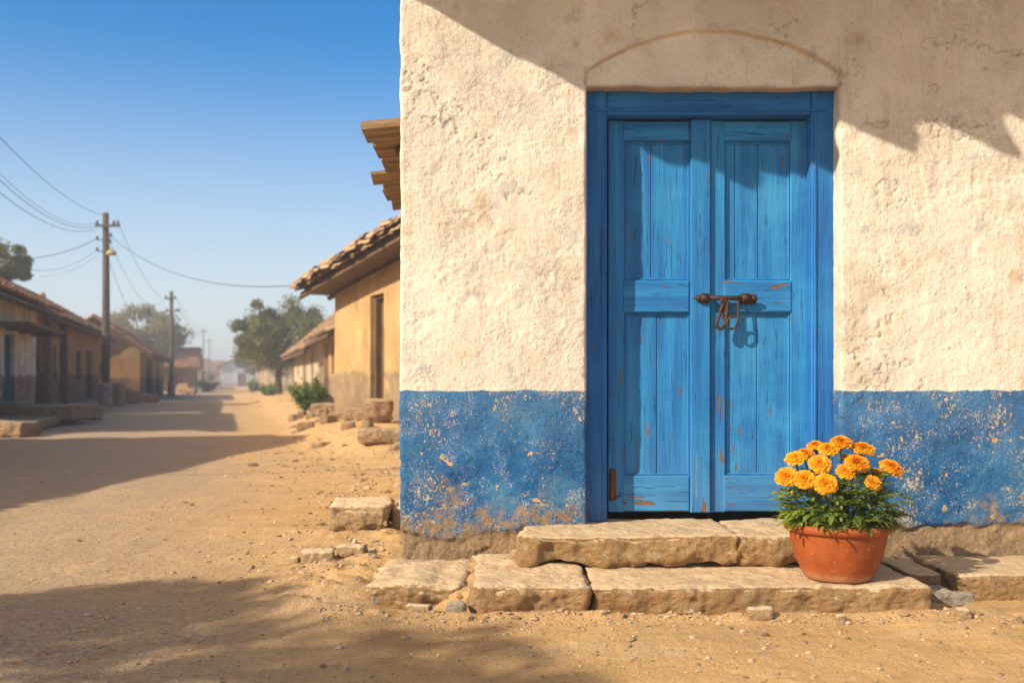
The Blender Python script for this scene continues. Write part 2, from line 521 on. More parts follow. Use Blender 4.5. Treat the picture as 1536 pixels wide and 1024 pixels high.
def m_terracotta():
    n = NT('terracotta')
    Z = n.xyz()[2]
    f = n.noise(9, 6, 0.65)
    c = n.mix(n.ss(0.3, 0.7, f), (0.36, 0.088, 0.018), (0.26, 0.056, 0.011))
    c = n.mix(n.math('MULTIPLY', n.ss(0.55, 0.75, n.noise(5, 5, 0.7, n.pos((1, 1, 0.4)))), 0.30), c, (0.50, 0.19, 0.075))
    c = n.mix(n.math('MULTIPLY', n.ss(0.05, 0.0, n.math('ADD', Z, n.math('MULTIPLY', n.math('SUBTRACT', f, 0.5), 0.05))), 0.5), c, (0.50, 0.33, 0.18))
    c = n.mix(n.math('MULTIPLY', n.ss(0.64, 0.70, n.noise(60, 3)), 0.3), c, (0.62, 0.38, 0.22))
    ring = n.noise(6, 3, 0.5, n.pos((0.2, 0.2, 14)))
    h = n.math('ADD', n.math('MULTIPLY', ring, 0.35), n.math('MULTIPLY', n.noise(90, 4, 0.6), 0.35))
    n.b.inputs['Specular IOR Level'].default_value = 0.3
    return n.out(c, 0.72, n.bump(h, 0.35, 0.006))


M = {}
M['facade'] = m_facade()
M['paintZ'] = m_paint('blue_paint_vertical_grain', 'Z')
M['paintX'] = m_paint('blue_paint_horizontal_grain', 'X', wearamt=0.01)
M['frameZ'] = m_paint('royal_blue_frame_paint', 'Z', (0.011, 0.160, 0.47), (0.007, 0.095, 0.33), (0.025, 0.24, 0.56))
M['frameX'] = m_paint('royal_blue_head_paint', 'X', (0.011, 0.160, 0.47), (0.007, 0.095, 0.33), (0.025, 0.24, 0.56))
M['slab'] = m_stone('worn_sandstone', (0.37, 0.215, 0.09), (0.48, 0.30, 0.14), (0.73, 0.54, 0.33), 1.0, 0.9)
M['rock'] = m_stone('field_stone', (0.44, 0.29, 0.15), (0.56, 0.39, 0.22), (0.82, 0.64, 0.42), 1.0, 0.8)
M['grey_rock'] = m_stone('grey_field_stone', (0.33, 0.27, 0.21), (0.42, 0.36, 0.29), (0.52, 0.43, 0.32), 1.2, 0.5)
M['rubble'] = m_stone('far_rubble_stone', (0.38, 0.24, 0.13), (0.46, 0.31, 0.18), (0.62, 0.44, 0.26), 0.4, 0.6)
M['ground'] = m_ground()
M['terracotta'] = m_terracotta()
M['soil'] = m_flat('potting_soil', (0.045, 0.03, 0.02), 1.0, 0.5, 60)
M['petal'] = m_petal()
M['leaf'] = m_leaf('marigold_leaf', (0.09, 0.155, 0.018), (0.20, 0.29, 0.035), (0.38, 0.45, 0.07), 0.35)
M['stem'] = m_flat('green_stem', (0.10, 0.16, 0.04), 0.6, 0.4, 40)
M['iron'] = m_flat('rusty_iron', (0.105, 0.058, 0.036), 0.6, 0.6, 45, 0.4, b=0.5, bd=0.003)
M['rust'] = m_flat('red_rust', (0.26, 0.075, 0.025), 0.85, 0.6, 60)
M['dark'] = m_flat('unlit_interior_dark', (0.025, 0.018, 0.013), 1.0, 0.3, 5)  # near-black painted in for the shade of unlit interiors and openings
M['oldwood'] = m_flat('old_timber', (0.20, 0.125, 0.07), 0.9, 0.5, 12, stretch=(1, 1, 0.2))
M['boards'] = m_flat('pale_weathered_boards', (0.40, 0.27, 0.15), 0.9, 0.65, 13, stretch=(0.12, 1.4, 1), b=0.9, bd=0.02)
M['palewood'] = m_flat('bounce_roof_boards', (0.58, 0.50, 0.40), 0.9, 0.35, 8, stretch=(1, 0.15, 1))  # unseen boards made pale to bounce light into the eave shade
M['polewood'] = m_flat('weathered_pole', (0.13, 0.095, 0.07), 0.9, 0.45, 6, stretch=(1, 1, 0.1))
M['concrete'] = m_flat('limewashed_concrete', (0.36, 0.30, 0.25), 0.95, 0.4, 5)
M['steel'] = m_flat('galvanised_steel', (0.10, 0.10, 0.10), 0.6, 0.4, 10, 0.4)
M['lampshade'] = m_flat('yellowed_lamp_shade', (0.52, 0.42, 0.16), 0.5, 0.3, 10)
M['porcelain'] = m_flat('brown_porcelain', (0.12, 0.10, 0.09), 0.3, 0.2, 10)
M['wire'] = m_flat('black_cable', (0.03, 0.03, 0.032), 0.7, 0.2, 5)
M['tile'] = m_tile('clay_tile', (0.34, 0.155, 0.08), (0.46, 0.24, 0.125), (0.20, 0.105, 0.06))
M['tile_pale'] = m_tile('sun_bleached_tile', (0.36, 0.22, 0.12), (0.50, 0.33, 0.19), (0.20, 0.125, 0.075))
M['ochre'] = m_wall('ochre_limewash', (0.60, 0.385, 0.165), (0.33, 0.235, 0.135), 0.80)
M['tan'] = m_wall('tan_plaster', (0.70, 0.57, 0.41), (0.27, 0.17, 0.095), 0.85)
M['brown'] = m_wall('brown_mud_plaster', (0.42, 0.25, 0.11), (0.19, 0.115, 0.065), 0.95)
M['mud'] = m_wall('mud_wall', (0.25, 0.16, 0.095), (0.17, 0.11, 0.065), 0.7)
M['cream'] = m_wall('cream_wash', (0.68, 0.56, 0.38), (0.45, 0.30, 0.16), 0.6)
M['palewash'] = m_wall('pale_blue_wash', (0.46, 0.52, 0.58), (0.42, 0.40, 0.38), 0.4)
M['sidewall'] = m_wall('limewashed_side_wall', (0.72, 0.63, 0.50), (0.05, 0.17, 0.38), 0.89)
M['tealwood'] = m_flat('teal_painted_wood', (0.03, 0.24, 0.34), 0.75, 0.4, 6, stretch=(1, 1, 0.15))
M['bark'] = m_flat('bark', (0.14, 0.095, 0.06), 0.95, 0.5, 6, stretch=(1, 1, 0.3), b=0.8, bd=0.03)
M['treeleaf'] = m_leaf('tree_leaf', (0.10, 0.125, 0.032), (0.19, 0.20, 0.05), (0.31, 0.28, 0.085), 0.4)
M['treeleaf2'] = m_leaf('olive_tree_leaf', (0.15, 0.14, 0.035), (0.25, 0.21, 0.05), (0.36, 0.28, 0.08), 0.4)
M['bushleaf'] = m_leaf('bush_leaf', (0.07, 0.14, 0.02), (0.14, 0.22, 0.035), (0.25, 0.32, 0.065), 0.3)
M['straw'] = m_flat('dry_straw', (0.50, 0.36, 0.17), 0.9, 0.4, 20)

# ------------------------------------------------------------------ camera, light, sky
cd = bpy.data.cameras.new('camera')
cam = bpy.data.objects.new('camera', cd)
COL.objects.link(cam)
cam.location = (0, 0, HC)
cam.rotation_euler = (PI / 2, 0, 0)
cd.lens, cd.sensor_width = 35.0, 36.0
cd.shift_y = (570 - 512) / 1536
cd.clip_start, cd.clip_end = 0.05, 3000
cd.dof.use_dof = True
cd.dof.focus_distance = 4.62
cd.dof.aperture_fstop = 2.3
SC.camera = cam

SUN = Vector((1.4, 1.0, -1.05)).normalized()
sl = bpy.data.lights.new('sun', 'SUN')
sun = bpy.data.objects.new('sun', sl)
COL.objects.link(sun)
sl.energy, sl.angle, sl.color = 4.5, math.radians(0.6), (1.0, 0.88, 0.70)
sun.rotation_euler = SUN.to_track_quat('-Z', 'Y').to_euler()
sun.location = (-20, -12, 12)
W = bpy.data.worlds.new('World')
SC.world = W
W.use_nodes = True
bg = W.node_tree.nodes['Background']
sky = W.node_tree.nodes.new('ShaderNodeTexSky')
sky.sky_type = 'NISHITA'
sky.sun_disc = False
sky.sun_elevation = math.asin(-SUN.z)
sky.sun_rotation = math.atan2(-SUN.x, -SUN.y)
sky.air_density, sky.dust_density, sky.ozone_density = 1.0, 0.4, 3.5
WN, wl = W.node_tree.nodes, W.node_tree.links
hsv = WN.new('ShaderNodeHueSaturation')
hsv.inputs['Saturation'].default_value = 1.42
wtc = WN.new('ShaderNodeTexCoord')
wsep = WN.new('ShaderNodeSeparateXYZ')
wl.new(wtc.outputs['Generated'], wsep.inputs[0])


def wrange(sock, a, b, to):
    n = WN.new('ShaderNodeMapRange')
    n.interpolation_type = 'SMOOTHSTEP'
    n.inputs['From Min'].default_value, n.inputs['From Max'].default_value, n.inputs['To Max'].default_value = a, b, to
    wl.new(sock, n.inputs['Value'])
    return n.outputs[0]


def wmix(fac, a, col):
    n = WN.new('ShaderNodeMix')
    n.data_type = 'RGBA'
    wl.new(fac, n.inputs[0])
    wl.new(a, n.inputs[6])
    n.inputs[7].default_value = col
    return n.outputs[2]


wl.new(sky.outputs[0], hsv.inputs['Color'])
low = wmix(wrange(wsep.outputs[2], 0.34, 0.0, 0.78), hsv.outputs[0], (4.6, 4.85, 5.1, 1))     # pale dusty air over the horizon
wdot = WN.new('ShaderNodeVectorMath')
wdot.operation = 'DOT_PRODUCT'
wl.new(wtc.outputs['Generated'], wdot.inputs[0])
wdot.inputs[1].default_value = -SUN
glow = wmix(wrange(wdot.outputs['Value'], 0.25, 1.0, 0.8), low, (9.2, 7.1, 4.9, 1))       # warm glow of the low sun in the dust
wl.new(glow, bg.inputs[0])
bg.inputs[1].default_value = 0.12
SC.view_settings.view_transform = 'Standard'
SC.view_settings.look = 'None'
SC.view_settings.exposure = 0.55
SC.view_settings.gamma = 1
SC.cycles.use_denoising = True
SC.cycles.max_bounces = 8
SC.cycles.sample_clamp_indirect = 8


# ------------------------------------------------------------------ ground and road (one sheet split along the road's edge)
def grow(start, step, end, k):
    out = [start]
    while abs(out[-1] - start) < abs(end - start):
        out.append(out[-1] + step)
        step *= k
    return out[1:]


def ground_h(X, Y):
    p = np.stack([X, Y, X * 0], 1)
    c = X + 0.287 * Y
    h = 0.022 * fbm(p * 0.5, 3, 5) * sstep(2, 9, np.hypot(X, Y - 4)) + 0.012 * fbm(p * 2.1, 3, 9)
    near = 1 - sstep(6, 14, Y)
    rough = 0.35 + 0.65 * sstep(-1.6, 0.2, c)
    h += near * (0.0075 * fbm(p * 9, 4, 21) * rough + 0.0045 * np.abs(fbm(p * 27, 3, 31)) * rough)
    # loose earth round the corner of the house and the step
    for (x, y, rx, ry, a) in ((-0.78, 4.30, 0.24, 0.40, 0.085), (-0.62, 5.0, 0.35, 0.5, 0.05), (1.75, 3.95, 0.4, 0.2, 0.03),
                              (0.3, 3.9, 0.9, 0.10, 0.012), (2.6, 4.05, 0.6, 0.3, 0.03), (-0.95, 5.9, 0.45, 0.5, 0.04), (0.0, 4.35, 0.3, 0.3, 0.03)):
        g = np.exp(-((X - x) / rx) ** 2 - ((Y - y) / ry) ** 2)
        h += a * g * (1 + 0.9 * fbm(p * 8, 4, 44, 0.6))
    # earth packed under and between the step slabs, drifting over their left end
    h += 0.085 * sstep(-0.34, -0.22, X) * (1 - sstep(1.52, 1.60, X)) * sstep(4.0, 4.05, Y) * (1 - sstep(4.64, 4.7, Y))
    g = np.exp(-((X + 0.63) / 0.13) ** 2 - ((Y - 4.2) / 0.34) ** 2)
    h += 0.035 * g * (1 + 0.8 * fbm(p * 10, 4, 45, 0.6))
    h += 0.020 * np.exp(-((Y - 3.90) / 0.05) ** 2) * (X > -0.8) * (X < 1.8) * (0.6 + fbm(p * 6, 3, 46))
    for rc in (-2.9, -1.35):           # worn wheel ruts along the street
        h -= 0.016 * np.exp(-((c - rc + 0.25 * fbm(p * 0.35, 2, 12)) / 0.16) ** 2) * (Y > 2) * (1 + 0.6 * fbm(p * 1.3, 2, 14))
    # terrace before the houses on the right, banks before those on the left
    ter = sstep(1.0, 2.1, c + 0.25 * fbm(p * 0.8, 3, 3)) * sstep(10.0, 13.5, Y) * (1 - sstep(60, 80, Y))
    h += 0.27 * ter + 0.05 * fbm(p * 1.6, 4, 15, 0.6) * ter * (Y < 40)
    left = sstep(-3.8, -4.7, c + 0.3 * fbm(p * 0.7, 3, 8)) * sstep(6, 9, Y) * (1 - sstep(70, 90, Y))
    h += 0.15 * left
    return h


xs = sorted(grow(-3.0, -0.022, -420, 1.085) + list(np.arange(-3.0, 3.21, 0.018)) + grow(3.2, 0.022, 420, 1.1))
ys = sorted(grow(2.8, -0.03, -60, 1.2) + list(np.arange(2.8, 5.2, 0.018)) + grow(5.2, 0.019, 700, 1.022))
gx, gy = np.meshgrid(xs, ys)
nx, ny = len(xs), len(ys)
GX, GY = gx.ravel(), gy.ravel()
GZ = ground_h(GX, GY)
idx = np.arange(nx * ny).reshape(ny, nx)
quads = np.stack([idx[:-1, :-1], idx[:-1, 1:], idx[1:, 1:], idx[1:, :-1]], -1).reshape(-1, 4)
cx = GX[quads].mean(1)
cy = GY[quads].mean(1)
cw = cx + 0.287 * cy + 0.45 * fbm(np.stack([cx, cy, cx * 0], 1) * 0.6, 3, 77)
isroad = (cw > -4.0) & (cw < -0.35)
for nm, sel in (('road', isroad), ('ground', ~isroad)):
    q = quads[sel]
    u, inv = np.unique(q, return_inverse=True)
    o = mesh(nm, np.stack([GX[u], GY[u], GZ[u]], 1), inv.reshape(-1, 4), M['ground'], None, True)
    tag(o, kind='structure')


def gz(x, y):
    return float(ground_h(np.array([x]), np.array([y]))[0])


# ------------------------------------------------------------------ rocks and slabs
def rock(name, center, dims, seed, mat, rz=0.0, r=0.03, amp=0.012, cell=0.02, freq=5.0, top=0.35, tilt=(0, 0), mud=0.0):
    """rounded irregular block; centre is the middle of its footprint at the base"""
    hx, hy, hz = [d / 2 for d in dims]
    ns = [max(3, min(130, int(d / cell))) for d in dims]
    P, Fc = [], []

    def face(ax, sg, a, b):
        na, nb = ns[a], ns[b]
        o = sum(len(q) for q in P)
        u, v = np.meshgrid(np.linspace(-1, 1, na + 1), np.linspace(-1, 1, nb + 1), indexing='ij')
        q = np.zeros(((na + 1) * (nb + 1), 3))
        q[:, ax] = sg
        q[:, a] = u.ravel()
        q[:, b] = v.ravel()
        P.append(q)
        i = np.arange((na + 1) * (nb + 1)).reshape(na + 1, nb + 1) + o
        f = np.stack([i[:-1, :-1], i[1:, :-1], i[1:, 1:], i[:-1, 1:]], -1).reshape(-1, 4)
        if sg < 0: f = f[:, ::-1]
        Fc.append(f)
    for ax, a, b in ((0, 1, 2), (1, 2, 0), (2, 0, 1)):
        face(ax, 1, a, b)
        face(ax, -1, a, b)
    p = np.concatenate(P)
    f = np.concatenate(Fc)
    key = np.round(p * 1e5).astype(np.int64)
    _, first, inv = np.unique(key, axis=0, return_index=True, return_inverse=True)
    p = p[first]
    f = inv.reshape(-1)[f]
    h = np.array([hx, hy, hz])
    w = p * h
    rr = np.minimum(r * (1 + 0.7 * fbm(w * 6 + seed, 3, seed)), 0.9 * h.min())[:, None]
    q = np.clip(w, -(h - rr), h - rr)
    d = w - q
    n = d / (np.linalg.norm(d, axis=1, keepdims=True) + 1e-9)
    w = q + n * np.minimum(rr, np.linalg.norm(d, axis=1, keepdims=True) + 1)
    k = fbm(w * freq + seed * 3.1, 5, seed + 3, 0.55) - 0.45 * np.abs(fbm(w * freq * 2.2 + seed, 4, seed + 9))
    wt = np.where(n[:, 2] > 0.7, top, 1.0)
    wn = w + 0.02 * np.stack([fbm(w * 20, 2, seed + 31), fbm(w * 20, 2, seed + 32), fbm(w * 20, 2, seed + 33)], 1) * min(1.0, 6.0 / freq)
    hew = worley(wn * freq * np.array([1.6, 1.6, 2.6]), seed + 5) - 0.55
    hew2 = worley(wn * freq * np.array([4.3, 4.3, 6.0]), seed + 6) - 0.55
    w = w + n * (amp * (k * 1.3 + (0.75 * hew + 0.30 * hew2) * np.where(n[:, 2] > 0.7, 0.5, 1.0)) * wt)[:, None]
    # gentle warp of the whole block
    w[:, 0] += min(0.04 * hx, 0.010) * fbm(p * 0.9 + seed, 2, seed + 20)
    w[:, 2] += 0.10 * hz * fbm(p * np.array([2.0, 0.7, 0.0]) + seed, 2, seed + 22)
    w[:, 2] += hz
    w[:, 2] = np.maximum(w[:, 2], -0.03)
    o = mesh(name, w, f, mat, None, True)
    o.location = center
    o.rotation_euler = (tilt[0], tilt[1], rz)
    return o


SLAB = 'stone slabs of the front doorstep'
def slab(x0, x1, y0, y1, z0, z1, seed, label, **k):
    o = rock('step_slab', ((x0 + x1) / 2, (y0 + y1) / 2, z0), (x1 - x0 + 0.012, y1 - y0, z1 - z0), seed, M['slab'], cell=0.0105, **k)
    tag(o, label, 'doorstep', SLAB)

slab(-0.60, -0.170, 4.015, 4.66, -0.03, 0.118, 3, 'crumbling lower step slab at the left corner, half sunk in earth', r=0.065, amp=0.045, rz=-0.04)
slab(-0.166, 0.308, 3.935, 4.68, -0.03, 0.127, 5, 'lower step slab with a vertical split, second from the left', r=0.034, amp=0.040)
slab(0.312, 1.645, 3.925, 4.64, -0.03, 0.128, 8, 'longest lower step slab, carrying the flower pot', r=0.028, amp=0.040, freq=4.2)
slab(0.052, 0.992, 4.33, 4.90, 0.125, 0.265, 13, 'long upper step slab under the blue door', r=0.030, amp=0.038, freq=4.5)
slab(0.996, 1.56, 4.34, 4.90, 0.125, 0.262, 17, 'short upper step slab right behind the flower pot', r=0.034, amp=0.038)

KERB = 'kerb stones along the foot of the wall'
for (x0, x1, y0, z1, sd, lb) in ((1.70, 1.86, 4.26, 0.115, 21, 'small dark kerb stone wedged beside the long doorstep slab'),
                                 (1.88, 2.72, 4.19, 0.122, 24, 'long rough kerb stone at the wall foot by the picture edge'),
                                 (2.74, 3.5, 4.2, 0.12, 27, 'kerb stone beyond the right picture edge')):
    if x0 > 2.7: continue
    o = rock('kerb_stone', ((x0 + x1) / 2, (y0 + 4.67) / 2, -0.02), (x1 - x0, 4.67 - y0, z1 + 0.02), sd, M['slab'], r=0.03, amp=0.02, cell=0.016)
    tag(o, lb, 'kerb stone', KERB)

# ------------------------------------------------------------------ the white house
XL, XR, ZT = 0.35, 1.54, 2.321     # door opening
WY = 4.67
house = empty('white_house', (0.93, WY, 0))
tag(house, 'whitewashed village house with a blue painted base and a blue double door', 'house')
HO = Vector((0.93, WY, 0))


def wpart(o):                      # world-coordinate mesh -> child of the house, origin kept at world zero for the textures
    o.parent = house
    o.location = -HO
    return o


def facade():
    X0, X1 = -0.525, 6.0
    cx_ = sorted(set(np.round(np.concatenate([np.linspace(X0, XL, 125), np.linspace(XL, XR, 150), np.linspace(XR, 2.75, 160), np.arange(2.8, X1 + .01, 0.08)]), 5)))
    cz_ = sorted(set(np.round(np.concatenate([np.linspace(-0.06, ZT, 330), np.linspace(ZT, 2.80, 66), np.arange(2.85, 3.26, 0.05)]), 5)))
    nx, nz = len(cx_), len(cz_)
    gx, gz_ = np.meshgrid(cx_, cz_)
    x, z = gx.ravel(), gz_.ravel()
    P = np.stack([x, x * 0, z], 1)
    # distance to the free edges (left corner and door opening)
    dl = x - X0
    inx = (x > XL - 1e-6) & (x < XR + 1e-6)
    dxo = np.maximum(np.maximum(XL - x, x - XR), 0)
    dzo = np.maximum(z - ZT, 0)
    dop = np.hypot(dxo, dzo)
    dop = np.where(z < ZT, dxo, dop)
    d = np.minimum(dl, dop)
    rr = 0.016 * (1 + 0.8 * fbm(P * 9, 3, 3))
    t = np.clip(1 - d / np.maximum(rr, .003), 0, 1)
    y = rr * (1 - np.sqrt(np.maximum(0, 1 - t * t)))
    smooth_zone = np.clip(sstep(2.3, 2.42, z), 0, 1) * 0.6
    y += -0.010 * fbm(P * 1.6, 3, 40) - 0.0026 * fbm(P * 6, 4, 41) * (1 - smooth_zone)
    tex = 0.35 + 0.65 * sstep(-0.25, 0.25, fbm(P * 2.3, 3, 47))
    Pv = P * np.array([40, 1, 32])
    y += -0.0024 * tex * fbm(Pv, 4, 45, 0.6) * (1 - 0.5 * smooth_zone)
    # trowel ridges, slanting
    Pr = np.stack([x * 30 + z * 11, x * 0, z * 9 - x * 4], 1)
    y += -0.0020 * tex * np.abs(fbm(Pr, 3, 48)) * (1 - smooth_zone)
    # flaked skins: stepped relief with crisp edges
    fl = fbm(P * 4.3, 5, 60, 0.6)
    for lv in (0.16, 0.30):
        y += 0.0028 * sstep(lv, lv + 0.025, fl)
    fl2 = fbm(P * 13, 4, 66, 0.6)
    y += 0.0022 * sstep(0.30, 0.36, fl2)
    # cracks along warped cell borders
    cr = np.abs(fbm(P * np.array([2.6, 1, 2.6]) + 5, 6, 71, 0.6))
    msk = sstep(0.05, 0.25, fbm(P * 1.7 + 9, 3, 75))
    crack = (1 - sstep(0.006, 0.018, cr)) * msk
    y += 0.006 * crack
    # plaster fallen off along the bottom
    lim = 0.215 + 0.10 * fbm(P * np.array([2.2, 1, 2.2]), 4, 81) - 0.06 * sstep(0.2, 0.0, dl) * 0 + 0.03 * fbm(P * 15, 3, 82)
    lim = lim + 0.04 * sstep(1.7, 2.2, x) + 0.03 * sstep(0.25, 0.0, dl)
    wear = sstep(0.02, -0.02, z - lim)
    y += 0.016 * wear - 0.012 * wear * fbm(P * 16, 4, 85, 0.6)
    ed = np.exp(-((z - lim) / 0.012) ** 2)
    y += 0.006 * ed * sstep(0, .3, fbm(P * 6, 3, 88))
    # segmental arch over the door
    xc, R = (XL + XR) / 2, 1.023
    zc = 2.578 - R
    ra = np.hypot(x - xc, z - zc) + 0.004 * fbm(P * 5, 2, 90)
    ina = (x > XL - 0.012) & (x < XR + 0.008) & (z > ZT)
    arch = np.where(ina, sstep(0.006, -0.006, ra - R), 0)
    y += 0.022 * arch
    groove = np.where(ina, np.exp(-((ra - R) / 0.007) ** 2), 0)
    for xe in (XL - 0.004, XR + 0.002):
        gl = np.exp(-((x - xe) / 0.006) ** 2) * (z > ZT) * (z < 2.41)
        groove = np.maximum(groove, gl)
    groove = np.maximum(groove, 0.8 * np.where((x > XL) & (x < XR), np.exp(-((z - ZT) / 0.012) ** 2), 0) * (z >= ZT - 1e-4))
    groove = groove * (0.6 + 0.4 * fbm(P * 8, 3, 95))
    y += 0.004 * groove
    groove = np.where((z < ZT) & (d > 0.004) & (groove > 0) & (z < ZT - .01), 0, groove)
    keep = np.ones((nz - 1, nx - 1), bool)
    mx = (np.array(cx_)[:-1] + np.array(cx_)[1:]) / 2
    mz = (np.array(cz_)[:-1] + np.array(cz_)[1:]) / 2
    keep[np.ix_((mz < ZT), (mx > XL) & (mx < XR))] = False
    idx = np.arange(nx * nz).reshape(nz, nx)
    q = np.stack([idx[:-1, :-1], idx[:-1, 1:], idx[1:, 1:], idx[1:, :-1]], -1)[keep].reshape(-1, 4)
    V = [np.stack([x, WY + y, z], 1)]
    A = [np.stack([wear, crack, groove, arch], 1)]
    edge_l = np.exp(-dl / 0.05) - np.exp(-dxo / 0.04) * (z < ZT + .02) * (x < XL) * 0.6 + np.exp(-dxo / 0.04) * (z < ZT + .02) * (x > XR) * 0.6
    V[0][:, 0] += (0.010 * fbm(P * 4.0, 4, 97, 0.6) + 0.004 * fbm(P * 22, 3, 98)) * edge_l
    V[0][:, 2] += 0.008 * fbm(P * 7, 3, 96) * np.where((x > XL) & (x < XR), np.exp(-dzo / 0.03), 0)
    Fq = [q]
    off = nx * nz
    # returns: jambs, soffit and the left corner
    iL, iR = cx_.index(round(XL, 5)), cx_.index(round(XR, 5))
    iT = cz_.index(round(ZT, 5))

    def ret(loop, dv, depth, flip, soff=0.0):
        nonlocal off
        nn = len(loop)
        base = V[0][loop]
        steps = 8
        blk = []
        ids = [np.array(loop)]
        for s_ in range(1, steps + 1):
            b = base.copy()
            b[:, 1] = base[:, 1] + (WY + depth - base[:, 1]) * s_ / steps
            nz_ = 0.004 * fbm(b * 14, 3, 99)
            b += np.array(dv) * nz_[:, None]
            blk.append(b)
            ids.append(off + np.arange(nn) + (s_ - 1) * nn)
        V.append(np.concatenate(blk))
        at_ = np.tile(A[0][loop], (steps, 1))
        at_[:, 1] *= 0
        at_[:, 3] *= 0
        at_[:, 2] = soff
        A.append(at_)
        off += steps * nn
        for s_ in range(steps):
            a_, b_ = ids[s_], ids[s_ + 1]
            f = np.stack([a_[:-1], a_[1:], b_[1:], b_[:-1]], 1)
            Fq.append(f[:, ::-1] if flip else f)
    ret([idx[j, iL] for j in range(0, iT + 1)], (1, 0, 0), 0.27, True)
    ret([idx[j, iR] for j in range(0, iT + 1)], (1, 0, 0), 0.27, False)
    ret([idx[iT, i] for i in range(iL, iR + 1)], (0, 0, 1), 0.27, True, 0.75)
    ret([idx[j, 0] for j in range(0, nz)], (1, 0, 0), 0.30, False)
    o = mesh('facade_wall', np.concatenate(V), np.concatenate(Fq), M['facade'], None, True)
    a = np.concatenate(A)
    for i, nm in enumerate(('wear', 'crack', 'groove', 'arch')):
        attr(o, nm, np.clip(a[:, i], 0, 1))
    wpart(o)


facade()
b = MB()
b.box((-0.522, WY + 0.30, -0.1), (-0.27, 5.9, 3.25))
b.box((-0.27, 5.6, -0.1), (5.75, 5.9, 3.25))
b.box((5.75, WY + 0.02, -0.1), (6.0, 5.9, 3.25))
wpart(b.build('side_wall', M['sidewall']))
b = MB()
b.box((-0.26, WY + 0.27, 0.10), (5.74, 5.59, 0.22))
b.box((XL - 0.12, WY + 0.5, 0.22), (XR + 0.12, WY + 0.54, ZT + 0.1))  # added dark sheet behind the door keeps the gap below it black
wpart(b.build('interior_floor', M['dark']))

# door frame
FY = WY + 0.100
b = MB()
for (x0, x1) in ((XL - 0.02, 0.455), (1.435, XR + 0.02)):
    b.bbox((x0, FY, 0.262), (x1, FY + 0.11, 2.36), 0.006)
wpart(b.build('door_frame', M['frameZ']))
b = MB()
b.bbox((0.457, FY + 0.001, 2.212), (1.433, FY + 0.11, 2.36), 0.006)
b.bbox((0.38, FY - 0.008, 2.226), (1.50, FY + 0.0005, 2.238), 0.003)
wpart(b.build('door_head', M['frameX']))
for x0 in (0.432, 1.446):
    b = MB()
    b.bbox((x0, FY - 0.008, 0.27), (x0 + 0.0125, FY + 0.0005, 2.224), 0.003)
    wpart(b.build('frame_bead', M['frameZ']))

# two leaves: stiles and planks in the leaf's mesh, rails and panels as sub-parts
LY = WY + 0.186
zT, zB = 2.206, 0.297
ZR = [(2.105, 2.203), (1.268, 1.428), (0.300, 0.476)]   # top, middle, bottom rails
PZ = [(1.428, 2.105), (0.476, 1.268)]


def warp(o, seed, a=0.0015):      # hand-made unevenness
    m = o.data
    co = np.empty(len(m.vertices) * 3, np.float32)
    m.vertices.foreach_get('co', co)
    c = co.reshape(-1, 3)
    c += (a * np.stack([fbm(c * 3 + 3, 2, seed), fbm(c * 3 + 7, 2, seed + 1), fbm(c * 3 + 11, 2, seed + 2)], 1)).astype(np.float32)
    m.vertices.foreach_set('co', c.ravel())


def lsub(o, par):
    o.parent = par
    return o


def leaf(x0, x1, s0, s1, proud, splits, seed, label):
    """x0..x1 leaf; s0/s1 inner edges of its stiles; proud: which stile stands forward"""
    b = MB()
    b.bbox((x0, LY - (0.024 if proud == 'l' else 0), zB), (s0, LY + 0.042, zT), 0.004)
    b.bbox((s1, LY - (0.024 if proud == 'r' else 0), zB), (x1, LY + 0.042, zT), 0.005)
    d = wpart(b.build('door', M['paintZ']))
    warp(d, seed)
    d['label'] = label
    for (z0, z1) in ZR:
        r_ = MB()
        r_.bbox((s0 - 0.010, LY - 0.006, z0), (s1 + (0.006 if proud != 'r' else -0.001), LY + 0.03, z1), 0.007)
        for xx in (s0 + 0.018, s1 - 0.020):     # clenched nail heads
            for zq in (z0 + 0.03, z1 - 0.03):
                r_.tube([(xx, LY - 0.005, zq), (xx, LY - 0.0085, zq)], [0.0042, 0.003], 8)
        o = lsub(r_.build('rail', M['paintX']), d)
        warp(o, seed + int(z0 * 10))
    for k, (z0, z1) in enumerate(PZ):
        p_ = MB()
        cuts = [s0 + 0.001] + [s0 + (s1 - s0) * q for q in splits[k]] + [s1 - 0.001]
        for i in range(len(cuts) - 1):
            p_.bbox((cuts[i] + 0.0012, LY + 0.022 + 0.0015 * (i % 2), z0 - 0.004), (cuts[i + 1] - 0.0012, LY + 0.038, z1 + 0.004), 0.0025)
        # moulding round the sunk panel
        w = 0.010
        p_.bbox((s0 + 0.0005, LY + 0.010, z0 + w), (s0 + w, LY + 0.024, z1 - w), 0.004)
        p_.bbox((s1 - w, LY + 0.010, z0 + w), (s1 - 0.0005, LY + 0.024, z1 - w), 0.004)
        p_.bbox((s0 + 0.0005, LY + 0.010, z1 - w), (s1 - 0.0005, LY + 0.024, z1), 0.004)
        p_.bbox((s0 + 0.0005, LY + 0.010, z0), (s1 - 0.0005, LY + 0.024, z0 + w), 0.004)
        o = lsub(p_.build('panel', M['paintZ']), d)
        warp(o, seed + 50 + k)
    return d


dl_ = leaf(0.470, 0.964, 0.550, 0.868, 'r', [(0.41,), (0.50,)], 100, 'left leaf of the blue door, mostly shaded along its hinge side')
dr_ = leaf(0.967, 1.462, 1.040, 1.358, 'none', [(0.16, 0.52), (0.50,)], 200, 'right leaf of the blue door, fully sunlit below')
# unseen dark sheet behind the leaves so that no light comes through
b = MB()
b.box((0.462, LY + 0.044, zB - 0.002), (1.47, LY + 0.06, zT + 0.004))
wpart(b.build('door_light_stop', M['dark']))


def P3(px, py, Y):
    return at(px, py, Y)


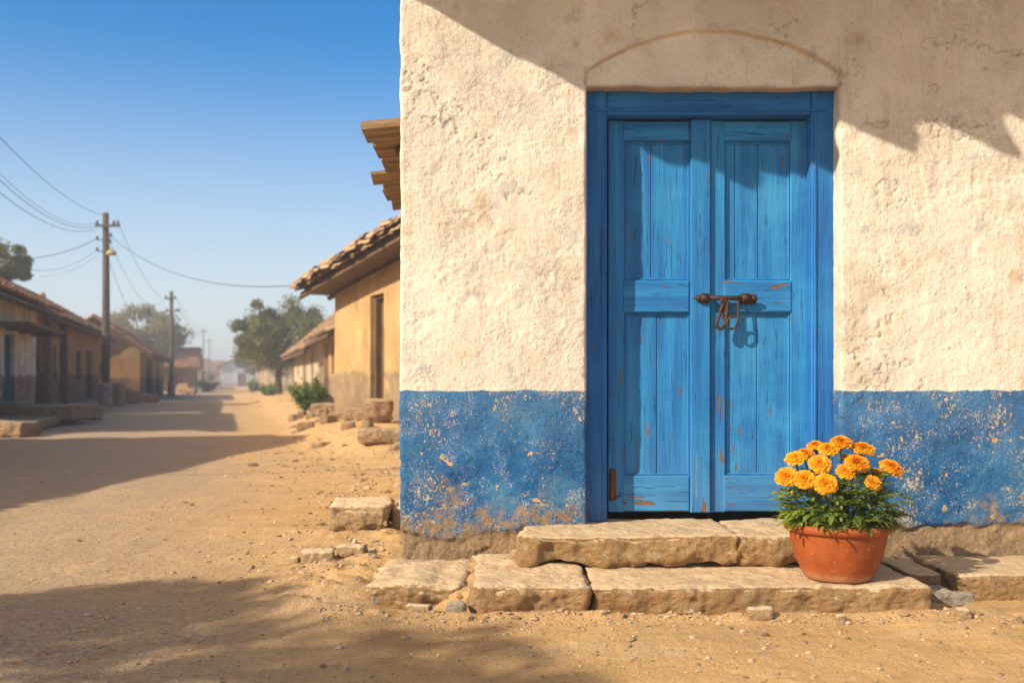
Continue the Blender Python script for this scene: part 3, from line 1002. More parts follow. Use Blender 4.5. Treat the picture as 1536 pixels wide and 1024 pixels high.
# sliding bolt with its loops
BY = LY - 0.042
b = MB()
b.tube([P3(1046, 446.5, BY), P3(1128, 447, BY)], 0.0115, 14)
b.tube([P3(1128, 447, BY), P3(1132, 447, BY), P3(1137, 447.5, BY)], [0.0125, 0.010, 0.003], 14)
b.tube([P3(1050, 446.5, BY), P3(1044, 446.5, BY), P3(1039, 446.5, BY)], [0.0125, 0.009, 0.002], 14)
bolt = wpart(b.build('bolt', M['iron'], None, True))
bolt['label'] = 'rusty sliding bolt across the meeting stiles'
for (px, w) in ((1057, 6), (1118, 5)):
    b = MB()
    b.tube([P3(px - w, 447, BY), P3(px + w, 447, BY)], 0.0165, 12)
    q = P3(px, 447, BY)
    b.box((q.x - 0.020, BY + 0.004, q.z - 0.024), (q.x + 0.020, LY - 0.001 if px > 1080 else LY - 0.0255, q.z + 0.024))
    b.tube([(q.x - 0.012, BY + 0.003, q.z + 0.018), (q.x - 0.012, BY - 0.003, q.z + 0.018)], 0.006, 8)
    lsub(b.build('bracket', M['iron'], None, True), bolt)
b = MB()
b.box((P3(1120, 440, BY).x, LY - 0.012, P3(0, 456, BY).z), (P3(1136, 440, BY).x, LY - 0.001, P3(0, 440, BY).z))
lsub(b.build('mounting_plate', M['iron']), bolt)


def loop(pts, name, r=0.0045):
    b = MB()
    P = [Vector(at(x, y, BY + dy)) for x, y, dy in pts]
    # Catmull-Rom
    out = []
    for i in range(len(P) - 1):
        p0, p1, p2, p3 = P[max(i - 1, 0)], P[i], P[i + 1], P[min(i + 2, len(P) - 1)]
        for k in range(6):
            t = k / 6
            out.append(0.5 * ((2 * p1) + (-p0 + p2) * t + (2 * p0 - 5 * p1 + 4 * p2 - p3) * t * t + (-p0 + 3 * p1 - 3 * p2 + p3) * t ** 3))
    out.append(P[-1])
    b.tube(out, r, 8)
    o = lsub(b.build(name, M['iron'], None, True), bolt)


loop([(1089, 450, 0), (1083, 460, -.006), (1079, 473, -.010), (1075, 486, -.012), (1078, 492, -.012), (1084, 492, -.012), (1088, 484, -.010), (1090, 470, -.008), (1092, 452, 0)], 'hasp', 0.0085)
loop([(1107, 449, 0), (1107, 462, -.006), (1107, 478, -.012), (1105, 488, -.014), (1098, 493, -.014), (1091, 489, -.013), (1092, 479, -.012), (1098, 474, -.010), (1103, 476, -.008)], 'hook', 0.006)
b = MB()
b.tube([at(1081, 446, BY), at(1085, 455, BY - .004)], 0.010, 10)
lsub(b.build('knob', M['iron'], None, True), bolt)
b = MB()
q0, q1 = at(1084, 478, BY - 0.004), at(1093, 452, BY - 0.004)
b.bbox((q0.x, BY - 0.008, q0.z), (q1.x, BY + 0.002, q1.z), 0.003)
b.tube([at(1088.5, 478, BY - .003), at(1087, 486, BY - .006), at(1084, 490, BY - .006)], [0.011, 0.009, 0.006], 9)
lsub(b.build('staple', M['iron'], None, False), bolt)
# rusted hinge strap low on the left leaf
b = MB()
HY = LY - 0.006
b.tube([at(917, 706, HY), at(918, 728, HY), at(917, 750, HY)], [0.009, 0.011, 0.008], 10)
b.box((at(914, 0, HY).x, HY, at(0, 750, HY).z), (at(924, 0, HY).x, LY + 0.001, at(0, 703, HY).z))
b.tube([at(920, 745, HY), at(930, 744, HY), at(931, 738, HY)], 0.004, 8)
hg = lsub(b.build('hinge', M['rust'], None, True), dl_)
b = MB()
b.tube([at(912, 441, FY - .002), at(917, 441, FY - .002)], 0.004, 8)


# ------------------------------------------------------------------ roof tiles
def tiles(b, O, ex, es, L, S, pitch, tl, seed, r=None, jit=0.012, miss=0.0):
    """country tiles laid over the plane O + ex*L (eave) + es*S (up the slope)"""
    rnd = random.Random(seed)
    O, ex, es = Vector(O), Vector(ex).normalized(), Vector(es).normalized()
    en = ex.cross(es).normalized()
    if en.z < 0: en = -en
    r = r or pitch * 0.56
    nc, nr = max(1, int(L / pitch)), max(1, int(S / (tl * 0.75)))
    for i in range(nc + 1):
        for j in range(nr):
            if rnd.random() < miss: continue
            a = i * pitch + rnd.uniform(-jit, jit)
            s0 = j * tl * 0.75 + rnd.uniform(-jit, jit) * 2.2
            lift = 0.012 + rnd.uniform(0, 0.012)
            c0 = O + ex * a + es * s0 + en * (0.035 + lift)
            c1 = O + ex * (a + rnd.uniform(-jit, jit)) + es * (s0 + tl) + en * 0.022
            v, f = [], []
            for c, k in ((c0, 1.0), (c1, 0.85)):
                for rr in (r * k, r * k - 0.018):
                    for q in range(6):
                        t = PI * q / 5
                        v.append(c + ex * (math.cos(t) * rr) + en * (math.sin(t) * rr * 0.75))
            for q in range(5):
                f.append((q, q + 1, 12 + q + 1, 12 + q))
                f.append((6 + q, 18 + q, 18 + q + 1, 6 + q + 1))
                f.append((q, 6 + q, 6 + q + 1, q + 1))
            b.add(v, f)


# roof of the white house: rough boards under tiles, oversailing the wall; only its shadow is in the picture
EY, EZ, KX = WY - 1.20, 3.31, 0.08
b = MB()
rnd = random.Random(5)


def eave_t(x):                     # how far the broken board ends reach in front of the wall at x
    t = 1.15
    ph = ((x + 0.02) / 0.44) % 1.0
    t += 0.175 * (0.3 if x < -0.42 else 1.0) * (ph / 0.42 if ph < 0.42 else max(0.0, 1 - (ph - 0.42) / 0.40)) - 0.06
    t += 0.02 * math.sin(x * 23) + 0.015 * math.sin(x * 57 + 1)
    cut = (x + 1.734) / 0.70 + 0.025 * math.sin(x * 31)
    return max(0.02, min(t, cut))


x = -1.70
while x < 6.3:
    w = rnd.choice((0.055, 0.075, 0.095))
    j = rnd.uniform(-0.012, 0.012)
    ya, yb = WY - eave_t(x) + j, WY - eave_t(x + w) + j
    za, zb = EZ + KX * (ya - EY), EZ + KX * (yb - EY)
    ze, h_ = EZ + KX * (5.95 - EY), 0.035
    g_ = 0.0015
    b.add([(x + g_, ya, za), (x + w - g_, yb, zb), (x + w - g_, 5.95, ze), (x + g_, 5.95, ze),
           (x + g_, ya, za + h_), (x + w - g_, yb, zb + h_), (x + w - g_, 5.95, ze + h_), (x + g_, 5.95, ze + h_)],
          [(0, 3, 2, 1), (4, 5, 6, 7), (0, 1, 5, 4), (1, 2, 6, 5), (2, 3, 7, 6), (3, 0, 4, 7)])
    x += w
wpart(b.build('roof_boards', M['palewood']))
for yy, x0 in ((EY + 0.34, -0.78), (EY + 0.62, -1.02), (EY + 0.95, -1.30)):
    b = MB()
    zz = EZ + KX * (yy - EY) - 0.046
    b.tube([(x0, yy, zz), (6.2, yy, zz)], 0.042, 8)
    wpart(b.build('purlin', M['oldwood']))
b = MB()
tiles(b, (-0.70, EY + 0.20, EZ + KX * 0.2 + 0.05), (1, 0, 0), (0, 1, KX), 6.8, 2.1, 0.22, 0.42, 3)
wpart(b.build('roof', M['tile_pale'], None, False))


# ------------------------------------------------------------------ annex behind it, only its oversailing eave shows past the corner
annex = empty('annex', (0.6, 7.9, 0))
tag(annex, 'low rear building whose stepped eave juts out past the white corner', 'outbuilding')
AO = Vector((0.6, 7.9, 0))


def apart(o):
    o.parent = annex
    o.location = -AO
    return o


b = MB()
b.box((-0.45, 5.92, -0.1), (3.0, 6.2, 2.55))
b.box((-0.45, 6.2, -0.1), (-0.2, 9.8, 2.5))
b.box((-0.2, 9.55, -0.1), (3.0, 9.8, 2.55))
apart(b.build('wall', M['ochre']))
b = MB()
rnd = random.Random(9)


def eave_board(y0, y1, xt, z, th, slope, tw=0.0):
    v = []
    for y in (y0, y1):
        for xx in (xt, 1.4):
            zz = z + (xx - xt) * slope + (tw if y == y1 else 0) + rnd.uniform(-.006, .006)
            xe = xx + (rnd.uniform(-0.02, 0.03) if xx < 0 else 0)
            v += [(xe, y, zz), (xe + rnd.uniform(-.008, .012), y, zz + th * rnd.uniform(.8, 1.25))]
    b.add(v, [(0, 1, 3, 2), (4, 6, 7, 5), (0, 4, 5, 1), (2, 3, 7, 6), (1, 5, 7, 3), (0, 2, 6, 4)])


# upper run, then a second run set further out; each board laps a little under the last
yy, zz, xt = 5.98, 2.445, -0.905
for k in range(5):
    eave_board(yy, yy + 0.215, xt + (0 if k == 0 else rnd.uniform(0.02, 0.05)), zz, 0.04 if k == 0 else 0.022, 0.10, -0.028)
    yy += 0.205
    zz += -0.002
yy, zz, xt = 7.02, 2.39, -1.005
for k in range(10):
    eave_board(yy, yy + 0.225, xt + (0 if k == 0 else rnd.uniform(0.015, 0.07)), zz, 0.022, 0.10, -0.028)
    yy += 0.215
apart(b.build('eave_boards', M['boards']))
b = MB()
for y in (6.35, 7.15, 7.95, 8.75, 9.5):
    b.tube([(-0.74, y, 2.395), (1.3, y, 2.50)], 0.032, 8)
apart(b.build('rafter', M['oldwood']))
b = MB()
tiles(b, (-0.34, 6.1, 2.56), (0, 1, 0), (1, 0, 0.10), 3.6, 1.6, 0.2, 0.4, 4)
apart(b.build('roof', M['tile_pale']))


# ------------------------------------------------------------------ village houses
TH = math.atan(0.287)
UN = Vector((math.cos(TH), math.sin(TH), 0))
UU = Vector((-math.sin(TH), math.cos(TH), 0))


def side_mesh(b, pts_fn, L, top_fn, ops, seed, breaks=()):
    """a wall face over 0..L; pts_fn(a, z, depth) -> local point; ops: (a0,a1,z0,z1)"""
    cuts = sorted(set([0, L] + [round(q, 4) for o in ops for q in o[:2]] + [round(q, 4) for q in breaks] + [round(L * i / max(1, int(L / 0.6)), 4) for i in range(1, int(L / 0.6))]))
    zmin = min(top_fn(a) for a in cuts)
    zc = sorted(set([0.0] + [round(q, 4) for o in ops for q in o[2:4]] + [q for q in (0.5, 1.0, 1.5, 2.0) if q < zmin - 0.1]))
    zc = [z for z in zc if z < zmin - 0.02]

    def wob(p):
        p = np.array([list(p)])
        return Vector(p[0] + 0.018 * np.array([fbm(p * 0.9, 2, seed)[0], fbm(p * 0.9, 2, seed + 1)[0], 0]))
    for i in range(len(cuts) - 1):
        a0, a1 = cuts[i], cuts[i + 1]
        am = (a0 + a1) / 2
        for j in range(len(zc)):
            z0 = zc[j]
            last = j == len(zc) - 1
            za = top_fn(a0) if last else zc[j + 1]
            zb = top_fn(a1) if last else zc[j + 1]
            zm = (z0 + min(za, zb)) / 2
            if any(o[0] - 1e-3 < am < o[1] + 1e-3 and o[2] - 1e-3 < zm < o[3] + 1e-3 for o in ops): continue
            b.add([wob(pts_fn(a0, z0, 0)), wob(pts_fn(a1, z0, 0)), wob(pts_fn(a1, zb, 0)), wob(pts_fn(a0, za, 0))], [(0, 1, 2, 3)])
    for (a0, a1, z0, z1) in ops:
        for (p, q) in (((a0, z0), (a0, z1)), ((a1, z0), (a1, z1)), ((a0, z1), (a1, z1)), ((a0, z0), (a1, z0))):
            b.add([pts_fn(p[0], p[1], -0.02), pts_fn(q[0], q[1], -0.02), pts_fn(q[0], q[1], 0.22), pts_fn(p[0], p[1], 0.22)], [(0, 1, 2, 3)])


def village_house(name, label, o, ang, w, l, h, rise, wall, tile, ops, group=None, over=0.5, og=0.4, rx=None, shed=None, plinth=None, seed=1, pitch=0.24, tl=0.42, cat='house', hr=None):
    """local x 0..w across, y 0..l along the ridge; ops: (side, a0, a1, z0, z1, kind)"""
    e = empty(name, o, ang)
    tag(e, label, cat, group)
    rx = w / 2 if rx is None else rx
    hr = h if hr is None else hr
    if shed:
        topx = lambda y: shed[0] + (shed[1] - shed[0]) * y / l
        tops = {'x0': topx, 'xw': topx, 'y0': lambda a: shed[0], 'yl': lambda a: shed[1]}
    else:
        gab = lambda x: h + rise * x / rx if x < rx else hr + (h + rise - hr) * (w - x) / (w - rx)
        tops = {'x0': lambda a: h, 'xw': lambda a: hr, 'y0': gab, 'yl': gab}
    fns = {'x0': lambda a, z, d: Vector((d, a, z)), 'xw': lambda a, z, d: Vector((w - d, a, z)),
           'y0': lambda a, z, d: Vector((a, d, z)), 'yl': lambda a, z, d: Vector((a, l - d, z))}
    b = MB()
    for sd, L in (('x0', l), ('xw', l), ('y0', w), ('yl', w)):
        side_mesh(b, fns[sd], L, tops[sd], [q[1:5] for q in ops if q[0] == sd], seed, (rx,) if sd[0] == 'y' else ())
    b.build('wall', wall, e)
    for (sd, a0, a1, z0, z1, kind) in ops:
        fn = fns[sd]
        b = MB()
        d0 = {'recess': 1.3}.get(kind, 0.16)
        if kind == 'recess':        # open porch or dark room seen through the opening
            for (p, q) in (((a0, z0), (a0, z1)), ((a1, z0), (a1, z1)), ((a0, z1), (a1, z1)), ((a0, z0), (a1, z0))):
                b.add([fn(*p, 0.221), fn(*q, 0.221), fn(*q, d0), fn(*p, d0)], [(0, 1, 2, 3)])
            b.add([fn(a0, z0, d0), fn(a1, z0, d0), fn(a1, z1, d0), fn(a0, z1, d0)], [(0, 1, 2, 3)])
            b.build('porch', M['mud'], e)
            continue
        mat = {'door': M['oldwood'], 'teal': M['tealwood'], 'window': M['oldwood'], 'tealwin': M['tealwood'], 'dark': M['dark']}[kind]
        n = 4
        for k in range(n):          # planks
            p0, p1 = a0 + (a1 - a0) * k / n, a0 + (a1 - a0) * (k + 1) / n
            g = 0.008
            A_, B_ = fn(p0 + g, z0 + 0.01, d0), fn(p1 - g, z1 - 0.01, d0 + 0.05)
            b.box([min(A_[i], B_[i]) for i in range(3)], [max(A_[i], B_[i]) for i in range(3)])
        dpart = b.build('window' if 'win' in kind else 'door', mat, e)  # dark kind: near-black fill standing in for an unlit window opening
        b = MB()
        t = 0.06
        for (p0, q0, p1, q1) in ((a0 + .004, z0, a0 + t, z1), (a1 - t, z0, a1 - .004, z1), (a0 + t, z1 - t, a1 - t, z1 - .004)):
            A_, B_ = fn(p0, q0, 0.06), fn(p1, q1, 0.158)
            b.box([min(A_[i], B_[i]) for i in range(3)], [max(A_[i], B_[i]) for i in range(3)])
        b.build('frame', M['oldwood'] if kind != 'teal' else M['tealwood'], dpart)
    b, bt = MB(), MB()
    if shed:
        k = (shed[0] - shed[1]) / l
        O = Vector((-over, l + og, shed[1] - k * og + 0.02))
        es = Vector((0, -1, k)).normalized()
        S = (l + 2 * og) * math.sqrt(1 + k * k)
        tiles(b, O + es * 0.02 + Vector((0.03, 0, 0.05)), (1, 0, 0), es, w + 2 * over, S, pitch, tl, seed)
        for i in range(4):          # stepped edge courses along the verge
            tiles(b, O + Vector((0.03 * i - 0.05, 0, 0.09 + 0.04 * i)), (1, 0, 0), es, 0.3, S, pitch, tl * 0.9, seed + 20 + i, jit=0.06, miss=0.22)
        for x in np.arange(-over + 0.06, w + over, 0.55):
            P0 = Vector((x, O.y, O.z))
            bt.tube([P0, P0 + es * S], 0.045, 7)
        A_ = [O, O + Vector((w + 2 * over, 0, 0))]
        bt.add([A_[0] + Vector((0.02, -0.1, 0.045)), A_[1] + Vector((0, -0.1, 0.045)), A_[1] + es * S + Vector((0, 0, 0.045)), A_[0] + es * S + Vector((0.02, 0, 0.045)),
                A_[0] + Vector((0.02, -0.1, 0.075)), A_[1] + Vector((0, -0.1, 0.075)), A_[1] + es * S + Vector((0, 0, 0.075)), A_[0] + es * S + Vector((0.02, 0, 0.075))],
               [(0, 1, 2, 3), (4, 7, 6, 5), (0, 4, 5, 1), (1, 5, 6, 2), (2, 6, 7, 3), (3, 7, 4, 0)])
    else:
        for sgn, run, hh in ((-1, rx, h), (1, w - rx, hr)):
            k = (h + rise - hh) / run
            x0 = -over if sgn < 0 else w + over
            O = Vector((x0, -og, hh - k * over + 0.02))
            es = Vector((-sgn, 0, k)).normalized()
            S = (run + over) * math.sqrt(1 + k * k)
            tiles(b, O + Vector((0, 0, 0.06)), (0, 1, 0), es, l + 2 * og, S, pitch, tl, seed + sgn)
            q = [O, O + Vector((0, l + 2 * og, 0))]
            T = es * S
            bt.add([q[0], q[1], q[1] + T, q[0] + T] + [p + Vector((0, 0, 0.05)) for p in (q[0], q[1], q[1] + T, q[0] + T)],
                   [(0, 1, 2, 3), (4, 7, 6, 5), (0, 4, 5, 1), (1, 5, 6, 2), (2, 6, 7, 3), (3, 7, 4, 0)])
            for y in np.arange(-og + 0.1, l + og, 0.7):
                P0 = O + Vector((0, y + og, -0.05))
                bt.tube([P0 - es * 0.06, P0 + T], 0.04, 6)
        for y in np.arange(-og, l + og, 0.36):
            b.tube([(rx, y, h + rise + 0.12 + random.uniform(-.015, .015)), (rx, y + 0.38, h + rise + 0.12)], 0.11, 8)
    rf = b.build('roof', tile, e)
    bt.build('rafters', M['oldwood'], e)
    if plinth:
        for (c, d) in plinth:
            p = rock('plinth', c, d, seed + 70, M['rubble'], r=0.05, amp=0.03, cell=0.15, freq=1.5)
            p.parent = e
    return e


def street_pt(c, Y):
    return Vector((-0.287 * Y + c, Y, 0))


def left_origin(c, Y, w, z=0.0):     # house on the left: its local xw face lies on street line c, starting at depth Y
    p = street_pt(c, Y) - UN * w
    return Vector((p.x, p.y, z))


# left row
def awning(e, w, a0, a1, z):
    b = MB()
    b.box((w - 0.02, a0, z), (w + 0.75, a1, z + 0.07))
    for a in np.linspace(a0 + 0.1, a1 - 0.1, 4):
        b.box((w - 0.02, a - 0.03, z - 0.06), (w + 0.70, a + 0.03, z - 0.001))
    b.build('awning', M['oldwood'], e)


Yl = lambda a: a / 0.961
eA = village_house('plastered_house', 'tan plastered house with a teal door under a thin awning, at the left edge', left_origin(-4.75, 16.5, 4.6, 0.2), TH, 4.6, 8.7, 2.60, 1.25,
                   M['tan'], M['tile'], [('xw', 4.95, 5.95, 0.02, 1.75, 'teal'), ('xw', 1.2, 2.1, 0.02, 1.8, 'door')], over=0.50, og=0.75, seed=31,
                   plinth=[((4.9, 4.4, -0.2), (1.9, 9.0, 0.20))])
awning(eA, 4.6, 3.6, 8.2, 1.86)
eB = village_house('tiled_house', 'long brown mud house with a dark open porch, directly behind the nearer utility pole', left_origin(-5.35, 26.6, 4.4, 0.2), TH, 4.4, 16.0, 2.75, 1.25,
                   M['brown'], M['tile'], [('xw', 0.7, 3.2, 0.02, 2.2, 'recess'), ('xw', 5.6, 6.6, 0.02, 1.95, 'door'), ('xw', 4.4, 4.75, 0.8, 1.8, 'dark'), ('xw', 9.3, 10.4, 0.8, 1.8, 'tealwin'), ('xw', 12.0, 13.4, 0.02, 1.9, 'recess')],
                   over=0.6, og=0.3, seed=37, plinth=[((4.5, 8.0, -0.2), (1.7, 16.4, 0.2))])
for a in (0.5, 3.45):
    b = MB()
    b.box((4.75, a - 0.09, 0.0), (4.93, a + 0.09, 2.45))
    b.build('post', M['oldwood'], eB)
b = MB()
b.lathe([(0.0, 0.32), (0.10, 0.28), (0.16, 0.16), (0.13, 0.05), (0.18, 0.0)], 12, (2.2, 15.9, 4.08))
b.build('finial', M['tile_pale'], eB, True)
eC = village_house('tiled_house', 'low tiled house with a pale corner and black doorway, between the two utility poles', left_origin(-3.9, 45.0, 3.8, 0.1), TH, 3.8, 17.5, 2.25, 1.3,
                   M['brown'], M['tile'], [('xw', 3.8, 7.2, 0.02, 1.9, 'recess'), ('xw', 11.5, 12.7, 0.02, 1.9, 'door'), ('y0', 1.4, 2.2, 0.9, 1.6, 'dark')], over=0.5, og=0.5, seed=41)
eD = village_house('gabled_house', 'small house with a broad red roof turned to the viewer, beyond the farther utility pole', (-24.2, 76.0, 0), TH + PI / 2, 6.5, 4.6, 2.0, 1.35,
                   M['mud'], M['tile'], [('x0', 1.0, 1.8, 0.02, 1.6, 'door'), ('x0', 2.6, 3.6, 0.6, 1.5, 'dark')], over=0.6, og=0.3, seed=43)
# house outside the picture on the left, whose shadow lies across the street
eS = village_house('roadside_house', 'gabled house outside the left picture edge that shades the street', (-12.4, 4.3, 0), math.radians(-3.5), 4.0, 8.6, 3.15, 0.9,
                   M['tan'], M['tile'], [('xw', 2.0, 3.0, 0.02, 2.0, 'door')], over=0.5, og=0.3, seed=47)

# right row
eR = village_house('ochre_house', 'sunlit ochre house with a grey lower wall and narrow doorway, beside the white corner', (-0.18, 12.75, 0.28), math.atan2(0.48, 0.877), 4.5, 6.45, 0, 0,
                   M['ochre'], M['tile_pale'], [('x0', 3.95, 4.55, 0.04, 2.08, 'door')], over=0.55, og=0.50, shed=(2.88, 2.24), seed=53, pitch=0.2, tl=0.38)
eR2 = village_house('ochre_house', 'ochre wall house with a deep tiled eave, behind the green bush', Vector((*(street_pt(3.25, 26.5)).xy, 0.25)), TH, 4.2, 7.0, 2.15, 1.1,
                    M['ochre'], M['tile_pale'], [('x0', 1.4, 2.0, 0.9, 1.8, 'dark'), ('x0', 3.6, 4.2, 0.9, 1.8, 'dark'), ('x0', 5.2, 6.6, 0.02, 1.9, 'recess')], over=0.6, og=0.3, seed=57)
eR3 = village_house('cream_house', 'cream washed house with a taller thatch-brown roof, in front of the big tree', Vector((*(street_pt(3.2, 34.5)).xy, 0.25)), TH, 4.2, 14.0, 2.1, 1.75,
                    M['cream'], M['tile_pale'], [('x0', 2.0, 3.0, 0.02, 1.9, 'door'), ('x0', 5.5, 7.2, 0.02, 1.9, 'recess'), ('x0', 9.5, 10.4, 0.9, 1.7, 'dark')], over=0.55, og=0.3, seed=61)
FARH = 'hazy houses at the far end of the street'
eF1 = village_house('pillared_house', 'hazy white pillared house under the big tree', Vector((*(street_pt(2.6, 66)).xy, 0)), TH, 4.5, 22.0, 2.2, 1.3,
                    M['cream'], M['tile'], [('x0', q, q + 1.7, 0.02, 1.85, 'recess') for q in (1.2, 4.2, 7.2, 10.2, 13.2)], FARH, seed=63)
eF2 = village_house('far_house', 'pale blue washed house in the haze at the left side of the street end', (-44.0, 150.0, 0), TH, 7.0, 6.0, 3.0, 1.8,
                    M['palewash'], M['tile'], [('y0', 2.6, 3.8, 0.02, 2.0, 'door'), ('y0', 5.0, 6.2, 1.0, 2.0, 'dark')], FARH, seed=65)
eF3 = village_house('far_house', 'low brown roofed house closing the street in the haze', (-44.5, 166.0, 0), TH + PI / 2, 6.0, 8.0, 2.4, 1.6,
                    M['ochre'], M['tile'], [('x0', 1.5, 3.4, 0.02, 2.0, 'recess'), ('x0', 4.8, 6.0, 0.9, 1.9, 'dark')], FARH, seed=67)
eF4 = village_house('far_house', 'dim long house in the haze right after the red roofed house', left_origin(-3.6, 98.0, 5.0), TH, 5.0, 26.0, 2.6, 1.4,
                    M['tan'], M['tile'], [('xw', 4, 5.2, 0.02, 1.9, 'door'), ('xw', 9, 12, 0.02, 1.9, 'recess'), ('xw', 18, 19.2, 0.02, 1.9, 'door')], FARH, seed=69)


# ------------------------------------------------------------------ stones in the street and by the house
def stone(px, py, w, d, h, seed, label, mat='rock', z=None, rz=0.0, group='loose stones by the house', Y=None, r=None, amp=None, tilt=(0, 0), name='stone', sink=0.012):
    p = gnd(px, py, z or 0.0)
    y = p.y + d / 2
    x = (px - 768) / F * y
    zz = (gz(x, y) if z is None else z) - sink
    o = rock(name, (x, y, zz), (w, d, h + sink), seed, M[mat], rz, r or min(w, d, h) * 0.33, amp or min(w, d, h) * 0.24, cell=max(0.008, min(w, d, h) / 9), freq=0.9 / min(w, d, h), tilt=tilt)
    tag(o, label, 'stone', group)
    return o


stone(543, 806, 0.40, 0.50, 0.175, 301, 'big rough stone block at the corner of the white house', r=0.06, amp=0.05, rz=0.06)
stone(604, 800, 0.12, 0.4, 0.15, 303, 'narrow stone tucked between the corner block and the wall', r=0.03, amp=0.015)
stone(477, 850, 0.17, 0.16, 0.055, 305, 'flat pale stone lying in the dirt in front of the corner block', rz=0.2)
stone(528, 846, 0.15, 0.10, 0.045, 307, 'small flat stone just right of the flat pale stone', rz=-0.15)
stone(442, 848, 0.05, 0.05, 0.03, 308, 'fist-sized tan stone left of the flat pale stone')
stone(468, 868, 0.035, 0.03, 0.02, 309, 'tiny pale pebble below the flat pale stone')
stone(576, 905, 0.115, 0.06, 0.032, 311, 'dark flat stone at the left end of the lower step', 'grey_rock', rz=0.2, z=0.035)
stone(628, 916, 0.10, 0.05, 0.020, 313, 'low buried stone between the dark flat stone and the grey cobble', 'rock', rz=-0.2, z=0.03)
stone(683, 923, 0.085, 0.065, 0.05, 315, 'round grey cobble against the lower step', 'grey_rock', r=0.026, z=0.02, rz=0.4)
stone(1141, 936, 0.105, 0.06, 0.038, 317, 'smooth cream stone in front of the long lower step', r=0.02)
stone(1261, 937, 0.045, 0.03, 0.028, 319, 'small pointed stone below the flower pot')
stone(1445, 938, 0.06, 0.05, 0.036, 321, 'round ochre clod by the right kerb stone', r=0.018)
stone(1442, 917, 0.09, 0.07, 0.05, 323, 'grey broken stone just above the ochre clod', 'grey_rock')
stone(1405, 910, 0.10, 0.12, 0.055, 325, 'shaded stone in the corner between long step and kerb', 'grey_rock')
stone(776, 846, 0.05, 0.05, 0.06, 327, 'little clod wedged at the left end of the upper step', z=0.12)

RS = 'tumbled stones of the terrace on the right side of the street'
stone(573, 687, 0.55, 0.42, 0.17, 331, 'flat slab stone lowest in the pile by the white corner', 'rubble', group=RS, rz=0.05)
stone(612, 687, 0.4, 0.4, 0.16, 332, 'cut slab beside the lowest flat slab, half behind the white corner', 'rubble', group=RS, z=0.03)
stone(568, 664, 0.46, 0.5, 0.36, 333, 'largest boulder above the flat slab near the white corner', 'rubble', group=RS, rz=0.3)
stone(536, 655, 0.36, 0.4, 0.20, 335, 'squarish stone left of the largest boulder', 'rubble', group=RS, rz=-0.1)
stone(514, 650, 0.4, 0.4, 0.12, 337, 'low wide stone in the terrace edge', 'rubble', group=RS)
stone(502, 640, 0.9, 0.4, 0.20, 339, 'long stone forming the terrace edge under the ochre house', 'rubble', group=RS)
stone(524, 668, 0.16, 0.16, 0.10, 341, 'small stone lying before the terrace edge', 'rubble', group=RS)
stone(486, 617, 0.34, 0.4, 0.40, 343, 'upright block at the corner of the ochre house', 'rubble', group=RS, z=0.26)
stone(461, 617, 0.40, 0.4, 0.22, 345, 'rounded boulder below the green bush', 'rubble', group=RS, z=0.16)
stone(465, 602, 0.5, 0.4, 0.20, 347, 'flat boulder resting under the green bush', 'rubble', group=RS, z=0.30)
stone(442, 609, 0.24, 0.3, 0.24, 349, 'small boulder left of the green bush', 'rubble', group=RS, z=0.12)
stone(405, 590, 0.7, 0.5, 0.35, 351, 'pale rubble stone below the far bush', 'rubble', group=RS)
rs = random.Random(77)
RB = 'rubble strewn along the terrace edge'
base = None
for i in range(30):
    Yr = rs.uniform(12.6, 24.0)
    xr = -0.287 * Yr + rs.gauss(1.75, 0.32)
    if xr > -0.125 * Yr + 0.3 or Yr < 11: continue
    if base is None or i % 5 == 0:
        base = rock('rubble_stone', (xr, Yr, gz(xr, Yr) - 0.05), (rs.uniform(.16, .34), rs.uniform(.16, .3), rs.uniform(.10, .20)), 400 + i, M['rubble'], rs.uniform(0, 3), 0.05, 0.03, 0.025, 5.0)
        o = base
    else:
        o = base.copy()
        COL.objects.link(o)
        k = rs.uniform(0.5, 1.0)
        o.scale = (k, k * rs.uniform(.8, 1.2), k)
        o.location = (xr, Yr, gz(xr, Yr) - 0.05)
        o.rotation_euler = (rs.uniform(-.3, .3), rs.uniform(-.3, .3), rs.uniform(0, 6))
    tag(o, 'small rubble stone strewn along the terrace edge on the right of the street', 'stone', RB)
LS = 'stones and blocks along the left house fronts'
stone(50, 638, 2.4, 1.6, 0.34, 361, 'long stone platform before the tan plastered house', 'rubble', group=LS, r=0.06, amp=0.05)
stone(10, 655, 0.9, 0.7, 0.26, 363, 'dark boulder at the left edge below the platform', 'rubble', group=LS)
stone(14, 638, 0.7, 0.7, 0.34, 365, 'square block left of the stone platform', 'rubble', group=LS)
stone(128, 622, 0.8, 0.7, 0.16, 367, 'low sunlit slab between platform and nearer utility pole', 'rubble', group=LS)
stone(176, 611, 0.42, 0.5, 0.85, 369, 'tall block beside the nearer utility pole', 'rubble', group=LS, r=0.05, amp=0.03)
stone(194, 606, 0.75, 0.6, 0.6, 371, 'lower square block right of the tall block', 'rubble', group=LS)
stone(222, 603, 0.8, 0.5, 0.35, 373, 'rubble heap stone before the black doorway', 'rubble', group=LS)
stone(275, 589, 1.0, 0.6, 0.7, 375, 'pale heap stone right of the farther utility pole', 'rubble', group=LS)
stone(284, 591, 0.9, 0.6, 0.4, 377, 'low stone beside the pale heap stone', 'rubble', group=LS)

